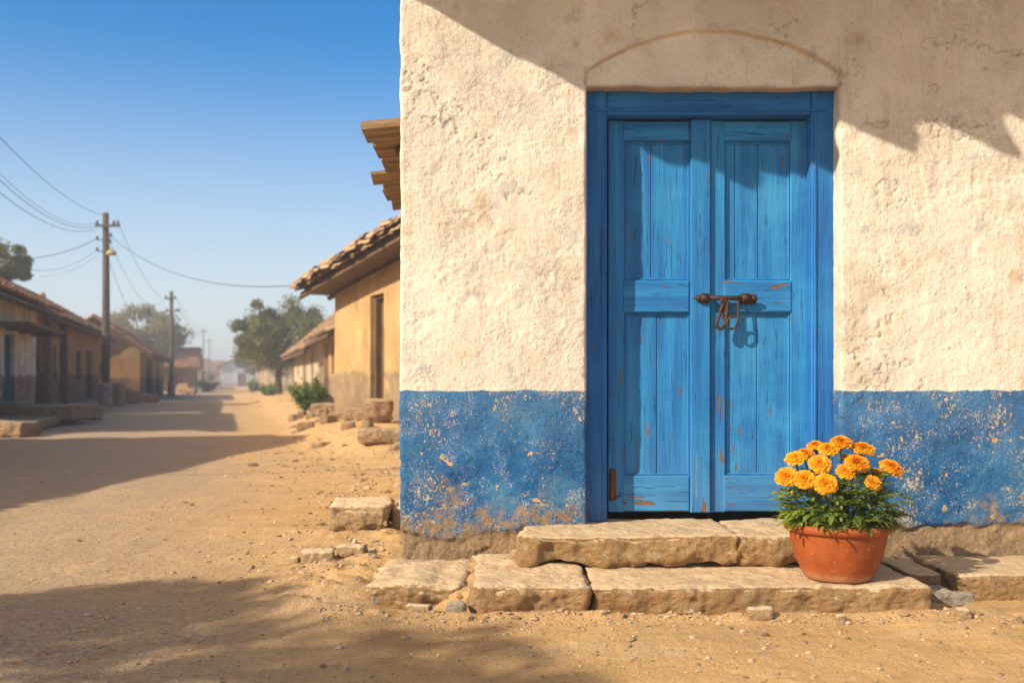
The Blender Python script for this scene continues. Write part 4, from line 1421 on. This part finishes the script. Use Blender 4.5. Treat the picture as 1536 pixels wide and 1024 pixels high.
# ------------------------------------------------------------------ gravel and straw scattered on the ground
def scatter_gravel():
    rnd = np.random.default_rng(3)
    ico = []
    t = (1 + 5 ** .5) / 2
    base = np.array([(-1, t, 0), (1, t, 0), (-1, -t, 0), (1, -t, 0), (0, -1, t), (0, 1, t), (0, -1, -t), (0, 1, -t), (t, 0, -1), (t, 0, 1), (-t, 0, -1), (-t, 0, 1)]) / math.sqrt(1 + t * t)
    fc = np.array([(0, 11, 5), (0, 5, 1), (0, 1, 7), (0, 7, 10), (0, 10, 11), (1, 5, 9), (5, 11, 4), (11, 10, 2), (10, 7, 6), (7, 1, 8), (3, 9, 4), (3, 4, 2), (3, 2, 6), (3, 6, 8), (3, 8, 9), (4, 9, 5), (2, 4, 11), (6, 2, 10), (8, 6, 7), (9, 8, 1)])
    N = 9000
    Y = 2.7 + 8.5 * rnd.random(N) ** 2.2
    X = (rnd.random(N) * 1.15 - 0.62) * Y * 1.02
    c = X + 0.287 * Y
    dens = fbm(np.stack([X * 1.1, Y * 1.1, X * 0], 1), 3, 5)
    keep = (dens + rnd.normal(0, 0.35, N) > 0.0) & ~((X > -0.6) & (Y > 3.93)) & ~((X > -0.75) & (Y > 4.0))
    # extra rubble along the foot of the step
    n2 = 700
    x2 = rnd.uniform(-0.75, 2.3, n2)
    y2 = 3.9 - np.abs(rnd.normal(0, 0.07, n2))
    n3 = 420
    x3 = rnd.normal(-0.85, 0.28, n3)
    y3 = rnd.normal(4.75, 0.35, n3)
    k3 = ~((x3 > -0.55) & (y3 > 4.6)) & ~((x3 > -0.62) & (y3 > 3.95))
    n4 = 1500
    y4 = 5.2 + 11 * rnd.random(n4) ** 1.4
    x4 = -0.287 * y4 + rnd.normal(1.25, 0.55, n4)
    k4 = (x4 < -0.115 * y4 + 0.1) & ~((x4 > -0.62) & (y4 < 10))
    X = np.concatenate([X[keep], x4[k4], x2, x3[k3]])
    Y = np.concatenate([Y[keep], y4[k4], y2, y3[k3]])
    n = len(X)
    s = np.clip(np.exp(rnd.normal(math.log(0.0036), 0.55, n)), 0.0016, 0.017)
    s[keep.sum():] *= 1.15
    s[keep.sum():keep.sum() + k4.sum()] *= 2.2
    Zg = ground_h(X, Y)
    V = base[None] * (1 + 0.35 * rnd.uniform(-1, 1, (n, 12, 1)))
    V = V * (s[:, None] * np.stack([rnd.uniform(.8, 1.6, n), rnd.uniform(.7, 1.3, n), rnd.uniform(.4, .8, n)], 1))[:, None, :]
    a = rnd.uniform(0, 2 * PI, n)
    ca, sa = np.cos(a)[:, None], np.sin(a)[:, None]
    V = np.stack([V[..., 0] * ca - V[..., 1] * sa, V[..., 0] * sa + V[..., 1] * ca, V[..., 2]], -1)
    V += np.stack([X, Y, Zg + s * 0.2], 1)[:, None, :]
    Fa = (fc[None] + (np.arange(n) * 12)[:, None, None]).reshape(-1, 3)
    g = NT('loose_gravel')
    r = g.island()
    m = g.out(g.ramp(r, [(0, (0.17, 0.115, 0.07)), (0.3, (0.30, 0.20, 0.115)), (0.5, (0.42, 0.29, 0.17)), (0.75, (0.52, 0.39, 0.25)), (1, (0.34, 0.29, 0.24))]), 0.95)
    o = mesh('gravel', V.reshape(-1, 3), Fa, m)
    tag(o, 'fine loose gravel strewn over the dusty ground', 'gravel', kind='stuff')
    # straw and twigs
    b = MB()
    rr = random.Random(8)
    for _ in range(260):
        if rr.random() < 0.5:
            x, y = rr.uniform(-2.2, 2.0), rr.uniform(3.0, 3.85)
        else:
            x, y = rr.uniform(-2.4, -0.7), rr.uniform(3.9, 6.5)
        z = gz(x, y) + 0.003
        L, t_ = rr.uniform(0.012, 0.05), rr.uniform(0, PI)
        d = Vector((math.cos(t_) * L, math.sin(t_) * L * 0.8, rr.uniform(-.002, .004)))
        p = Vector((x, y, z))
        b.tube([p - d, p + Vector((0, 0, .002)), p + d], 0.0012, 4)
    o = b.build('dry_straw', M['straw'])
    tag(o, 'bits of dry straw lying on the dusty ground', 'straw', kind='stuff')


scatter_gravel()

# ------------------------------------------------------------------ flower pot and marigolds
PC = Vector((1.345, 4.11, 0.126))
pot = empty('flower_pot', PC)
pot.scale = (1.02, 1.02, 1.0)
tag(pot, 'round terracotta pot with a rolled rim standing on the long lower step', 'flower pot')
b = MB()
b.lathe([(0.0, 0.0), (0.118, 0.0), (0.130, 0.006), (0.139, 0.020), (0.158, 0.062), (0.174, 0.105), (0.185, 0.150), (0.190, 0.185), (0.191, 0.198)], 96)
b.lathe([(0.178, 0.196), (0.172, 0.15), (0.15, 0.06), (0.0, 0.05)], 64)
b.build('body', M['terracotta'], pot, True)
b = MB()
b.lathe([(0.1895, 0.194), (0.203, 0.197), (0.210, 0.203), (0.2135, 0.214), (0.212, 0.224), (0.206, 0.231), (0.196, 0.232), (0.188, 0.227), (0.184, 0.216), (0.178, 0.195)], 96)
b.build('rim', M['terracotta'], pot, True)
b = MB()
ns = 28
pr = [(0.0, 0.205), (0.06, 0.208), (0.12, 0.203), (0.181, 0.198)]
b.lathe(pr, 40)
so = b.build('soil', M['soil'], pot, True)

plant = empty('marigold_plant', (PC.x, PC.y, PC.z + 0.2))
tag(plant, 'bushy marigold plant with orange pompom flowers growing in the terracotta pot', 'plant')
PO = Vector(plant.location)


def make_flower(seed, squash=0.62):
    """one pompom: rings of ruffled petals over a dome, unit radius about 1"""
    r = random.Random(seed)
    v, f = [], []
    rings = [(0.05, 5), (0.18, 9), (0.31, 14), (0.44, 18), (0.57, 22), (0.70, 25), (0.83, 28), (0.96, 30), (1.10, 30), (1.26, 28), (1.42, 24)]
    for el, n in rings:             # el: polar angle from the top
        for k in range(n):
            ph = 2 * PI * (k + r.uniform(-.3, .3)) / n + el * 3
            th = el * 1.18 + r.uniform(-.07, .07)
            base = Vector((math.sin(th * 0.75) * math.cos(ph) * 0.35, math.sin(th * 0.75) * math.sin(ph) * 0.35, 0.12))
            d = Vector((math.sin(th) * math.cos(ph), math.sin(th) * math.sin(ph), math.cos(th) * squash + 0.10))
            tip = d * r.uniform(0.84, 1.06)
            side = Vector((-math.sin(ph), math.cos(ph), 0))
            nrm = (tip - base).cross(side).normalized()
            if nrm.dot(Vector((0, 0, 1))) < 0: nrm = -nrm
            w = r.uniform(0.115, 0.165)
            o = len(v)
            for i, t in enumerate((0, 0.45, 0.8, 1.0)):
                c = base.lerp(tip, t) + nrm * (0.10 * math.sin(t * PI) - 0.05 * t)
                ww = w * (0.35, 0.85, 1.0, 0.72)[i]
                for j in (-1, -0.35, 0.35, 1):
                    ruf = r.uniform(-0.05, 0.05) * (0.3 + t)
                    v.append(c + side * (ww * j) + nrm * (ruf - 0.06 * j * j))
            for i in range(3):
                for j in range(3):
                    f.append((o + i * 4 + j, o + i * 4 + j + 1, o + (i + 1) * 4 + j + 1, o + (i + 1) * 4 + j))
    m = bpy.data.meshes.new('flower_head')
    m.from_pydata([tuple(q) for q in v], [], f)
    m.polygons.foreach_set('use_smooth', [True] * len(f))
    m.materials.append(M['petal'])
    return m


FM = [make_flower(s, q) for s, q in ((1, 0.62), (2, 0.55), (3, 0.70), (4, 0.6))]
cb = MB()
cb.lathe([(0.10, -0.62), (0.20, -0.50), (0.30, -0.25), (0.36, 0.0), (0.34, 0.12), (0.0, 0.16)], 12)
calyx_o = cb.build('calyx', M['stem'], None, True)
CALYX = calyx_o.data
bpy.data.objects.remove(calyx_o)
# px, py, radius(px), depth offset, tilt forward
FL = [(1180, 716, 16.5, -.09, .75), (1194, 689, 15, -.02, .35), (1207, 684, 15, .02, .30), (1208, 720, 16, -.13, .85), (1223, 670, 14, .05, .2), (1230, 697, 16.5, -.10, .70), (1238, 727, 16, -.16, 1.0),
      (1243, 676, 17, 0, .35), (1262, 666, 16, .03, .30), (1268, 708, 16.5, -.13, .70), (1285, 698, 18, -.09, .55), (1294, 676, 16, .02, .25), (1309, 725, 13.5, -.13, .9), (1336, 703, 17.5, -.03, .50),
      (1316, 711, 12, -.02, .5), (1271, 688, 10, .02, .3)]
stems = MB()
rr = random.Random(21)
for i, (px, py, rp, dy, tl_) in enumerate(FL):
    Y = PC.y + dy
    p = at(px, py, Y)
    R = rp * (1.06, 1.14, 0.98, 1.06, 0.90)[i % 5] / F * Y
    o = bpy.data.objects.new('flower_head', FM[i % 4])
    COL.objects.link(o)
    o.parent = plant
    o.location = p - PO
    o.scale = (R, R, R)
    lean = (px - 1259) / 90 * 0.35
    o.rotation_euler = (tl_, lean, rr.uniform(0, 6))
    Rm = Matrix.Rotation(lean, 3, 'Y')
    o.rotation_mode = 'QUATERNION'
    ax = Vector((lean, -math.sin(tl_), math.cos(tl_))).normalized()
    qz = Vector((0, 0, 1)).rotation_difference(ax)
    o.rotation_quaternion = qz @ Matrix.Rotation(rr.uniform(0, 6), 3, 'Z').to_quaternion()
    c = bpy.data.objects.new('calyx', CALYX)
    COL.objects.link(c)
    c.parent = o
    root = Vector((PC.x + (p.x - PC.x) * 0.35 + rr.uniform(-.03, .03), PC.y + dy * 0.4 + rr.uniform(-.03, .03), PC.z + 0.2))
    neck = p - ax * R * 0.55
    mid = root.lerp(neck, 0.6) + Vector((rr.uniform(-.015, .015), rr.uniform(-.01, .02), -0.01))
    mid = mid.lerp(neck - ax * 0.06, 0.4)
    stems.tube([root - PO, root.lerp(mid, .5) - PO, mid - PO, neck - PO], [0.0042, 0.0036, 0.003, 0.0032], 6)
for k in range(26):                 # leafy side shoots
    a, rad = rr.uniform(0, 2 * PI), rr.uniform(0.05, 0.17)
    p0 = Vector((math.cos(a) * rad * 0.6, math.sin(a) * rad * 0.6, 0.0))
    p1 = p0 + Vector((math.cos(a) * rad, math.sin(a) * rad * 0.8, rr.uniform(0.05, 0.14)))
    stems.tube([p0, (p0 + p1) / 2 + Vector((0, 0, 0.02)), p1], [0.0035, 0.003, 0.002], 5)
for (px, py) in ((1216, 742), (1256, 742), (1296, 748), (1247, 716), (1322, 737), (1188, 742)):   # buds not yet open
    Y = PC.y - 0.11
    p = at(px, py, Y) - PO
    bb = MB()
    bb.lathe([(0.0, -0.012), (0.006, -0.010), (0.0085, 0.0), (0.0065, 0.010), (0.0, 0.011)], 10, p)
    bud = bb.build('bud', M['stem'], plant, True)
    bb = MB()
    bb.lathe([(0.006, 0.010), (0.0065, 0.0135), (0.0, 0.017)], 9, p)
    q = bb.build('petal_tip', M['petal'], bud, True)
    stems.tube([Vector((p.x * 0.6, 0.0, 0.0)), p * 0.6 + Vector((0, 0, .01)), p + Vector((0, 0, -0.010))], [0.0035, 0.003, 0.0025], 6)
stems.build('stems', M['stem'], plant, True)

lv, lf = [], []


def leaflet(p, d, up, L, w):
    d = d.normalized()
    s = d.cross(up)
    if s.length < 1e-3: s = Vector((1, 0, 0))
    s.normalize()
    n = s.cross(d).normalized()
    o = len(lv)
    dr = -0.22 * L
    pts = [(0.0, 0.08), (0.3, 0.9), (0.62, 0.85), (0.85, 0.45), (1.0, 0.0)]
    for t, ww in pts:
        c = p + d * (L * t) + n * (0.16 * L * math.sin(t * 2.6) + dr * t * t)
        lv.append(c + s * (w * ww) + n * (0.25 * w))
        lv.append(c)
        lv.append(c - s * (w * ww) + n * (0.25 * w))
    for i in range(4):
        a = o + i * 3
        lf.append((a, a + 1, a + 4, a + 3))
        lf.append((a + 1, a + 2, a + 5, a + 4))


def pinnate(p, d, L, pairs, seed):
    r = random.Random(seed)
    d = d.normalized()
    up = Vector((0, 0, 1))
    s = d.cross(up)
    if s.length < 1e-3: s = Vector((1, 0, 0))
    s.normalize()
    for k in range(pairs):
        t = 0.25 + 0.75 * k / pairs
        c = p + d * (L * t) + Vector((0, 0, -0.25 * L * t * t))
        for sg in (-1, 1):
            dd = (d * 0.7 + s * sg + Vector((0, 0, r.uniform(-.25, .25)))).normalized()
            leaflet(c, dd, up, L * r.uniform(0.36, 0.50) * (1 - 0.25 * t), L * 0.095)
    e = p + d * L * 0.95 + Vector((0, 0, -0.22 * L))
    leaflet(e, d + Vector((0, 0, -.3)), up, L * 0.45, L * 0.08)


for k in range(330):
    a = rr.uniform(0, 2 * PI)
    rad = 0.205 * math.sqrt(rr.uniform(0.03, 1.0))
    hgt = rr.uniform(0.02, 0.26) * (1 - 0.45 * (rad / 0.2) ** 2)
    p = Vector((math.cos(a) * rad * 0.9, math.sin(a) * rad * 0.8, hgt))
    d = Vector((math.cos(a) * (0.5 + rad * 3), math.sin(a) * (0.5 + rad * 3), rr.uniform(-0.25, 0.9)))
    pinnate(p, d, rr.uniform(0.055, 0.095), rr.choice((4, 5, 6)), k)
for k in range(34):                 # broader leaves and ones drooping over the rim
    a = rr.uniform(PI * 0.9, PI * 2.1) if k < 24 else rr.uniform(0, 6.28)
    rad = rr.uniform(0.13, 0.20)
    p = Vector((math.cos(a) * rad, math.sin(a) * rad, rr.uniform(0.03, 0.09)))
    leaflet(p, Vector((math.cos(a) * 0.7, math.sin(a) * 0.7, rr.uniform(-1.0, 0.3))), Vector((0, 0, 1)), rr.uniform(0.05, 0.08), rr.uniform(0.010, 0.016))
for px, py in ((1185, 775), (1362, 745), (1172, 740), (1360, 752), (1270, 770), (1195, 770), (1345, 735)):
    q = at(px, py, PC.y - 0.10) - PO
    d = Vector((q.x, 0.0, -0.02)) if abs(q.x) > 0.05 else Vector((0, -1, -.6))
    pinnate(q - d.normalized() * 0.05, d, 0.075, 5, px)
mesh('leaves', lv, lf, M['leaf'], plant, True)


# ------------------------------------------------------------------ trees and bushes
def tree(name, label, base, H, crown_c, crown_r, nclump, nleaf, ls, seed, mat, trunk_r=0.2, cat='tree', group=None, clump_r=0.32):
    g = np.random.default_rng(seed)
    r = random.Random(seed)
    e = empty(name, base)
    tag(e, label, cat, group)
    cc, cr = Vector(crown_c), Vector(crown_r)
    cl = []
    while len(cl) < nclump:
        q = Vector((r.uniform(-1, 1), r.uniform(-1, 1), r.uniform(-0.8, 1)))
        if 0.30 < q.length < 1.0:
            cl.append(Vector((cc.x + q.x * cr.x, cc.y + q.y * cr.y, cc.z + q.z * cr.z)))
    b = MB()
    fork = Vector((cc.x * 0.4, cc.y * 0.4, max(cc.z - cr.z * 0.75, H * 0.22)))
    b.tube([(0, 0, -0.15), fork * 0.35 + Vector((0.05 * trunk_r, 0, 0)), fork * 0.7 + Vector((-.2 * trunk_r, 0, 0)), fork], [trunk_r * 1.35, trunk_r, trunk_r * 0.85, trunk_r * 0.75], 9)
    for i, c in enumerate(cl[:max(5, nclump // 2)]):
        m1 = fork.lerp(c, 0.5) + Vector((r.uniform(-.1, .1) * cr.x, r.uniform(-.1, .1) * cr.y, 0.08 * cr.z))
        k = trunk_r * r.uniform(0.28, 0.5)
        b.tube([fork - Vector((0, 0, .1 * trunk_r)), m1, c], [k, k * 0.6, k * 0.2], 6)
    b.build('trunk', M['bark'], e, True)
    per = nleaf // nclump
    V, Fa = [], []
    n = per * nclump
    cen = np.repeat(np.array([list(c) for c in cl]), per, 0)
    sz = np.repeat(g.uniform(0.6, 1.25, nclump), per)[:, None]
    off = g.normal(0, 1, (n, 3))
    off /= np.linalg.norm(off, axis=1, keepdims=True)
    off *= (g.random((n, 1)) ** 0.45)
    cen = cen + off * sz * np.array(list(cr)) * clump_r
    nrm = off + g.normal(0, 0.6, (n, 3)) + np.array([0, 0, 0.4])
    nrm /= np.linalg.norm(nrm, axis=1, keepdims=True)
    t = np.cross(nrm, g.normal(0, 1, (n, 3)))
    t /= np.linalg.norm(t, axis=1, keepdims=True)
    s = np.cross(nrm, t)
    L = ls * g.uniform(0.6, 1.3, (n, 1))
    v = np.stack([cen - t * L, cen - s * L * 0.42 + nrm * L * .12, cen + t * L, cen + s * L * 0.42 + nrm * L * .12], 1).reshape(-1, 3)
    q = np.arange(n * 4).reshape(n, 4)
    mesh('crown', v, q, mat, e)
    return e


p = gnd(413, 592)
tree('shade_tree', 'big spreading green tree over the right side of the street', (at(417, 0, 48).x, 48, 0.1), 5.5, (0.15, 0, 2.9), (2.25, 2.0, 1.85), 85, 15000, 0.095, 5, M['treeleaf'], 0.17, clump_r=0.25)
tree('shade_tree', 'small green tree top peeping over the cream house roof', (-8.3, 52, 0), 5.2, (0, 0, 3.6), (1.2, 1.2, 0.9), 12, 2400, 0.12, 6, M['treeleaf'], 0.12)
tree('shade_tree', 'olive rounded tree behind the left roofs, between the two utility poles', (-28.9, 78, 0), 7.0, (0, 0, 4.2), (3.1, 3, 2.3), 70, 12000, 0.16, 7, M['treeleaf2'], 0.25)
tree('shade_tree', 'dark leafy tree behind the roof at the left picture edge', (-17.75, 34, 0), 7.0, (0, 0, 4.9), (1.15, 1.7, 0.8), 40, 7000, 0.085, 8, M['treeleaf'], 0.2)
tree('shade_tree', 'spreading tree beside the road left of the viewer, shading the near road', (-7.0, -1.35, 0), 6.0, (0, 0, 3.8), (1.7, 1.9, 1.0), 34, 8500, 0.11, 9, M['treeleaf'], 0.2, clump_r=0.27)
FT = 'hazy trees at the street end'
for i, (px, Y, w, h, lb) in enumerate(((321, 185, 4.2, 5.2, 'round hazy tree left of the street end'), (343, 200, 4.8, 4.6, 'low wide hazy tree at the street end'),
                                       (300, 170, 4.5, 5.6, 'hazy tree behind the red roofed house'), (367, 190, 4.0, 5.5, 'hazy tree touching the crown of the big tree'), (386, 120, 4.0, 5.0, 'hazy tree behind the pillared house'))):
    tree('far_tree', lb, ((px - 768) / F * Y, Y, 0), h, (0, 0, h * 0.62), (w * .6, w * .6, h * 0.36), 12, 1500, 0.35, 60 + i, M['treeleaf'], 0.25, group=FT)


def bush(label, base, R, H, n, ls, seed, mat, group=None):
    e = empty('bush', base)
    tag(e, label, 'bush', group)
    g = np.random.default_rng(seed)
    r = random.Random(seed)
    b = MB()
    V = []
    for k in range(22):
        a, ra = r.uniform(0, 2 * PI), R * math.sqrt(r.random()) * 0.95
        tip = Vector((math.cos(a) * ra, math.sin(a) * ra, H * r.uniform(0.55, 1.0) * (1 - 0.35 * (ra / R) ** 2)))
        b.tube([(math.cos(a) * ra * .2, math.sin(a) * ra * .2, -0.03), tip * 0.55 + Vector((0, 0, .08 * H)), tip], [R * .02, R * .015, R * .006], 5)
        for j in range(n // 22):
            t = r.uniform(0.25, 1.02)
            c = tip * t + Vector((r.gauss(0, .10 * R), r.gauss(0, .10 * R), r.gauss(0, .07 * H)))
            V.append(c)
    b.build('branches', M['bark'], e)
    cen = np.array([list(c) for c in V])
    m = len(cen)
    nrm = g.normal(0, 1, (m, 3)) + np.array([0, 0, .6])
    nrm /= np.linalg.norm(nrm, axis=1, keepdims=True)
    t = np.cross(nrm, g.normal(0, 1, (m, 3)))
    t /= np.linalg.norm(t, axis=1, keepdims=True)
    s = np.cross(nrm, t)
    L = ls * g.uniform(.6, 1.3, (m, 1))
    v = np.stack([cen - t * L, cen - s * L * .4 + nrm * L * .1, cen + t * L, cen + s * L * .4 + nrm * L * .1], 1).reshape(-1, 3)
    mesh('foliage', v, np.arange(m * 4).reshape(m, 4), mat, e)
    return e


bush('bright green bush growing among the stones by the ochre house', (at(462, 0, 21.5).x, 21.5, 0.32), 0.42, 0.72, 2600, 0.045, 12, M['bushleaf'])
bush('small dark bush by the cream house wall farther up the street', (at(404, 0, 46).x, 46, 0.1), 0.55, 0.75, 900, 0.08, 13, M['bushleaf'])
bush('hazy yellow green bush at the far right of the street', (at(377, 0, 78).x, 78, 0), 0.8, 1.0, 700, 0.12, 14, M['bushleaf'])
bush('dark bush beyond the red roofed house', (at(311, 0, 84).x, 84, 0), 1.2, 1.3, 700, 0.14, 15, M['bushleaf'])


# ------------------------------------------------------------------ utility poles and wires
def insul(b, p, r=0.05):
    b.lathe([(0.0, 0.0), (r, 0.0), (r * 1.1, r * .8), (r * .6, r * 1.2), (r, r * 1.6), (r * .5, r * 2.6), (0, r * 2.8)], 8, p)


def pole(label, p, H, r0, arms, lamp, ins_z):
    e = empty('utility_pole', p)
    tag(e, label, 'utility pole', 'utility poles along the left side of the street')
    b = MB()
    b.tube([(0, 0, -0.3), (0, 0, 1.0), (0.015, 0, H * 0.6), (0.0, 0, H)], [r0 * 1.1, r0, r0 * 0.85, r0 * 0.72], 12)
    b.build('shaft', M['polewood'], e, True)
    b = MB()
    b.tube([(0, 0, -0.25), (0, 0, 0.78), (0, 0, 0.86)], [r0 * 1.7, r0 * 1.45, r0 * 1.15], 10)
    b.build('base_collar', M['concrete'], e)
    for (z, x0, x1) in arms:
        b = MB()
        b.box((x0, -r0 - 0.05, z - 0.04), (x1, -r0 + 0.03, z + 0.04))
        c = b.build('cross_arm', M['steel'], e)
        for x in ([x0 + 0.06, x1 - 0.06, (x1 + r0) / 2] if x1 > 0.3 else [x0 + 0.05, x1 - 0.05]):
            b = MB()
            insul(b, (x, -r0 - 0.01, z + 0.04), 0.05)
            b.build('insulator', M['porcelain'], c, True)
    for (x, z) in ins_z:
        b = MB()
        b.tube([(0, -r0 * .6, z), (x, -r0, z)], 0.018, 6)
        c = b.build('bracket', M['steel'], e)
        b = MB()
        insul(b, (x, -r0, z), 0.05)
        b.build('insulator', M['porcelain'], c, True)
    if lamp:
        z = lamp
        b = MB()
        b.tube([(0.05, -r0, z + 0.12), (0.22, -r0 - .05, z + 0.20), (0.30, -r0 - .06, z + 0.12)], 0.022, 7)
        l_ = b.build('lamp_bracket', M['steel'], e, True)
        b = MB()
        b.lathe([(0.03, 0.10), (0.08, 0.09), (0.16, 0.0), (0.17, -0.06), (0.15, -0.07), (0.0, -0.02)], 14, (0.27, -r0 - .06, z + 0.04))
        b.build('lamp_shade', M['lampshade'], l_, True)
    return e


P1 = gnd(158.5, 613)
H1 = 6.42
pole('near weathered utility pole with a cross arm and a yellowed street lamp', P1, H1, 0.135, [(5.98, -0.28, 0.52)], 5.05, [(-0.22, 5.52), (0.22, 5.62), (-0.22, 5.15), (0.20, 5.42)])
P2 = gnd(257, 595.5)
pole('farther slim utility pole standing in the haze beyond the tiled houses', P2, 5.85, 0.135, [(5.45, -0.3, 0.3), (4.75, -0.25, 0.55)], None, [])
p = gnd(305, 584)
pole('thin hazy utility pole rising behind the red roofed house', (at(305, 0, 120).x, 120, 0), 7.2, 0.08, [(6.8, -0.4, 0.4)], None, [])
pole('thinnest hazy utility pole at the far end of the street', (at(314, 0, 150).x, 150, 0), 7.2, 0.08, [(6.8, -0.4, 0.4)], None, [])


def wire(label, a, b_, sag, r, n=28):
    a, b_ = Vector(a), Vector(b_)
    pts = []
    for i in range(n + 1):
        t = i / n
        q = a.lerp(b_, t)
        q.z -= sag * 4 * t * (1 - t)
        pts.append(q - a)
    m = MB()
    m.tube(pts, r * 0.62 if r < 0.02 else r, 6)
    o = m.build('overhead_wire', M['wire'])
    o.location = a
    tag(o, label, 'wire', 'overhead wires along the street')


def on1(x, z): return P1 + Vector((x, -0.15, z))
def on2(x, z): return P2 + Vector((x, -0.15, z))


wire('topmost overhead wire running from the near pole top up to the left', on1(-0.05, 6.32), at(-60, 140, 17), 0.35, 0.011)
wire('faint second overhead wire from the near pole to the left', on1(-0.25, 6.05), at(-60, 195, 17), 0.55, 0.008)
wire('thick third overhead wire sagging left from the near pole', on1(-0.22, 5.95), at(-60, 208, 18), 0.55, 0.012)
wire('thick fourth overhead wire, lower parallel to the third', on1(-0.25, 5.85), at(-60, 235, 18), 0.50, 0.012)
wire('nearly level cable dipping left from below the cross arm', on1(-0.22, 5.56), at(-60, 375, 27), 0.42, 0.016)
wire('faint low cable from the near pole to the roof at the left', on1(-0.22, 5.20), at(38, 403, 29), 0.28, 0.008)
wire('faintest low cable from the near pole to the dark tree', on1(-0.2, 5.0), at(60, 415, 30), 0.15, 0.007)
wire('long cable crossing the sky from the near pole to the ochre eave', on1(0.20, 5.66), at(455, 427, 18.4), 0.55, 0.0125)
wire('overhead wire from the near lamp bracket down between the poles', on1(0.12, 4.95), (-22.5, 62, 3.2), 0.5, 0.012)
wire('overhead wire between the two utility poles, upper run', on1(0.48, 6.05), on2(0.25, 5.5), 0.9, 0.010)
wire('overhead wire between the two utility poles, lower run', on1(0.2, 5.45), on2(-0.2, 5.5), 1.1, 0.010)
wire('faint wire leaving the farther pole to the right', on2(0.3, 5.5), (at(305, 0, 120).x, 120, 7.0), 0.5, 0.016)
wire('faint lower wire leaving the farther pole to the right', on2(0.5, 4.8), (at(314, 0, 150).x, 150, 7.0), 0.7, 0.016)
wire('short loose wire hanging from the eave of the ochre house', at(484, 432, 18.3), at(500, 440, 18.45), 0.12, 0.012, 10)

b = MB()
b.tube([(-0.1, 8.25, 2.3), (-0.1, 8.25, 4.55)], 0.03, 8)
apart(b.build('mast', M['steel'], None, True))
b = MB()
b.tube([(2.0, 1.05, 4.0), (2.0, 1.05, 4.75)], 0.03, 8)
b.build('mast', M['steel'], eS, True)
wire('thick cable high over the near street, whose thin shadow crosses the sunlit dirt', (-10.35, 5.23, 4.68), (-0.1, 8.25, 4.5), 0.08, 0.024)
# ------------------------------------------------------------------ haze
hz = MB()
hz.box((-430, -70, -1.2), (430, 720, 9.2))
ho = hz.build('haze')
tag(ho, 'thin morning dust haze over the street', 'haze', kind='stuff')
hm = bpy.data.materials.new('haze_air')
hm.use_nodes = True
ht = hm.node_tree
ht.nodes.remove(ht.nodes['Principled BSDF'])
pv = ht.nodes.new('ShaderNodeVolumePrincipled')
pv.inputs['Color'].default_value = (0.86, 0.90, 0.95, 1)
pv.inputs['Density'].default_value = 0.0038
pv.inputs['Anisotropy'].default_value = 0.1
ht.links.new(pv.outputs[0], ht.nodes['Material Output'].inputs['Volume'])
ho.data.materials.append(hm)
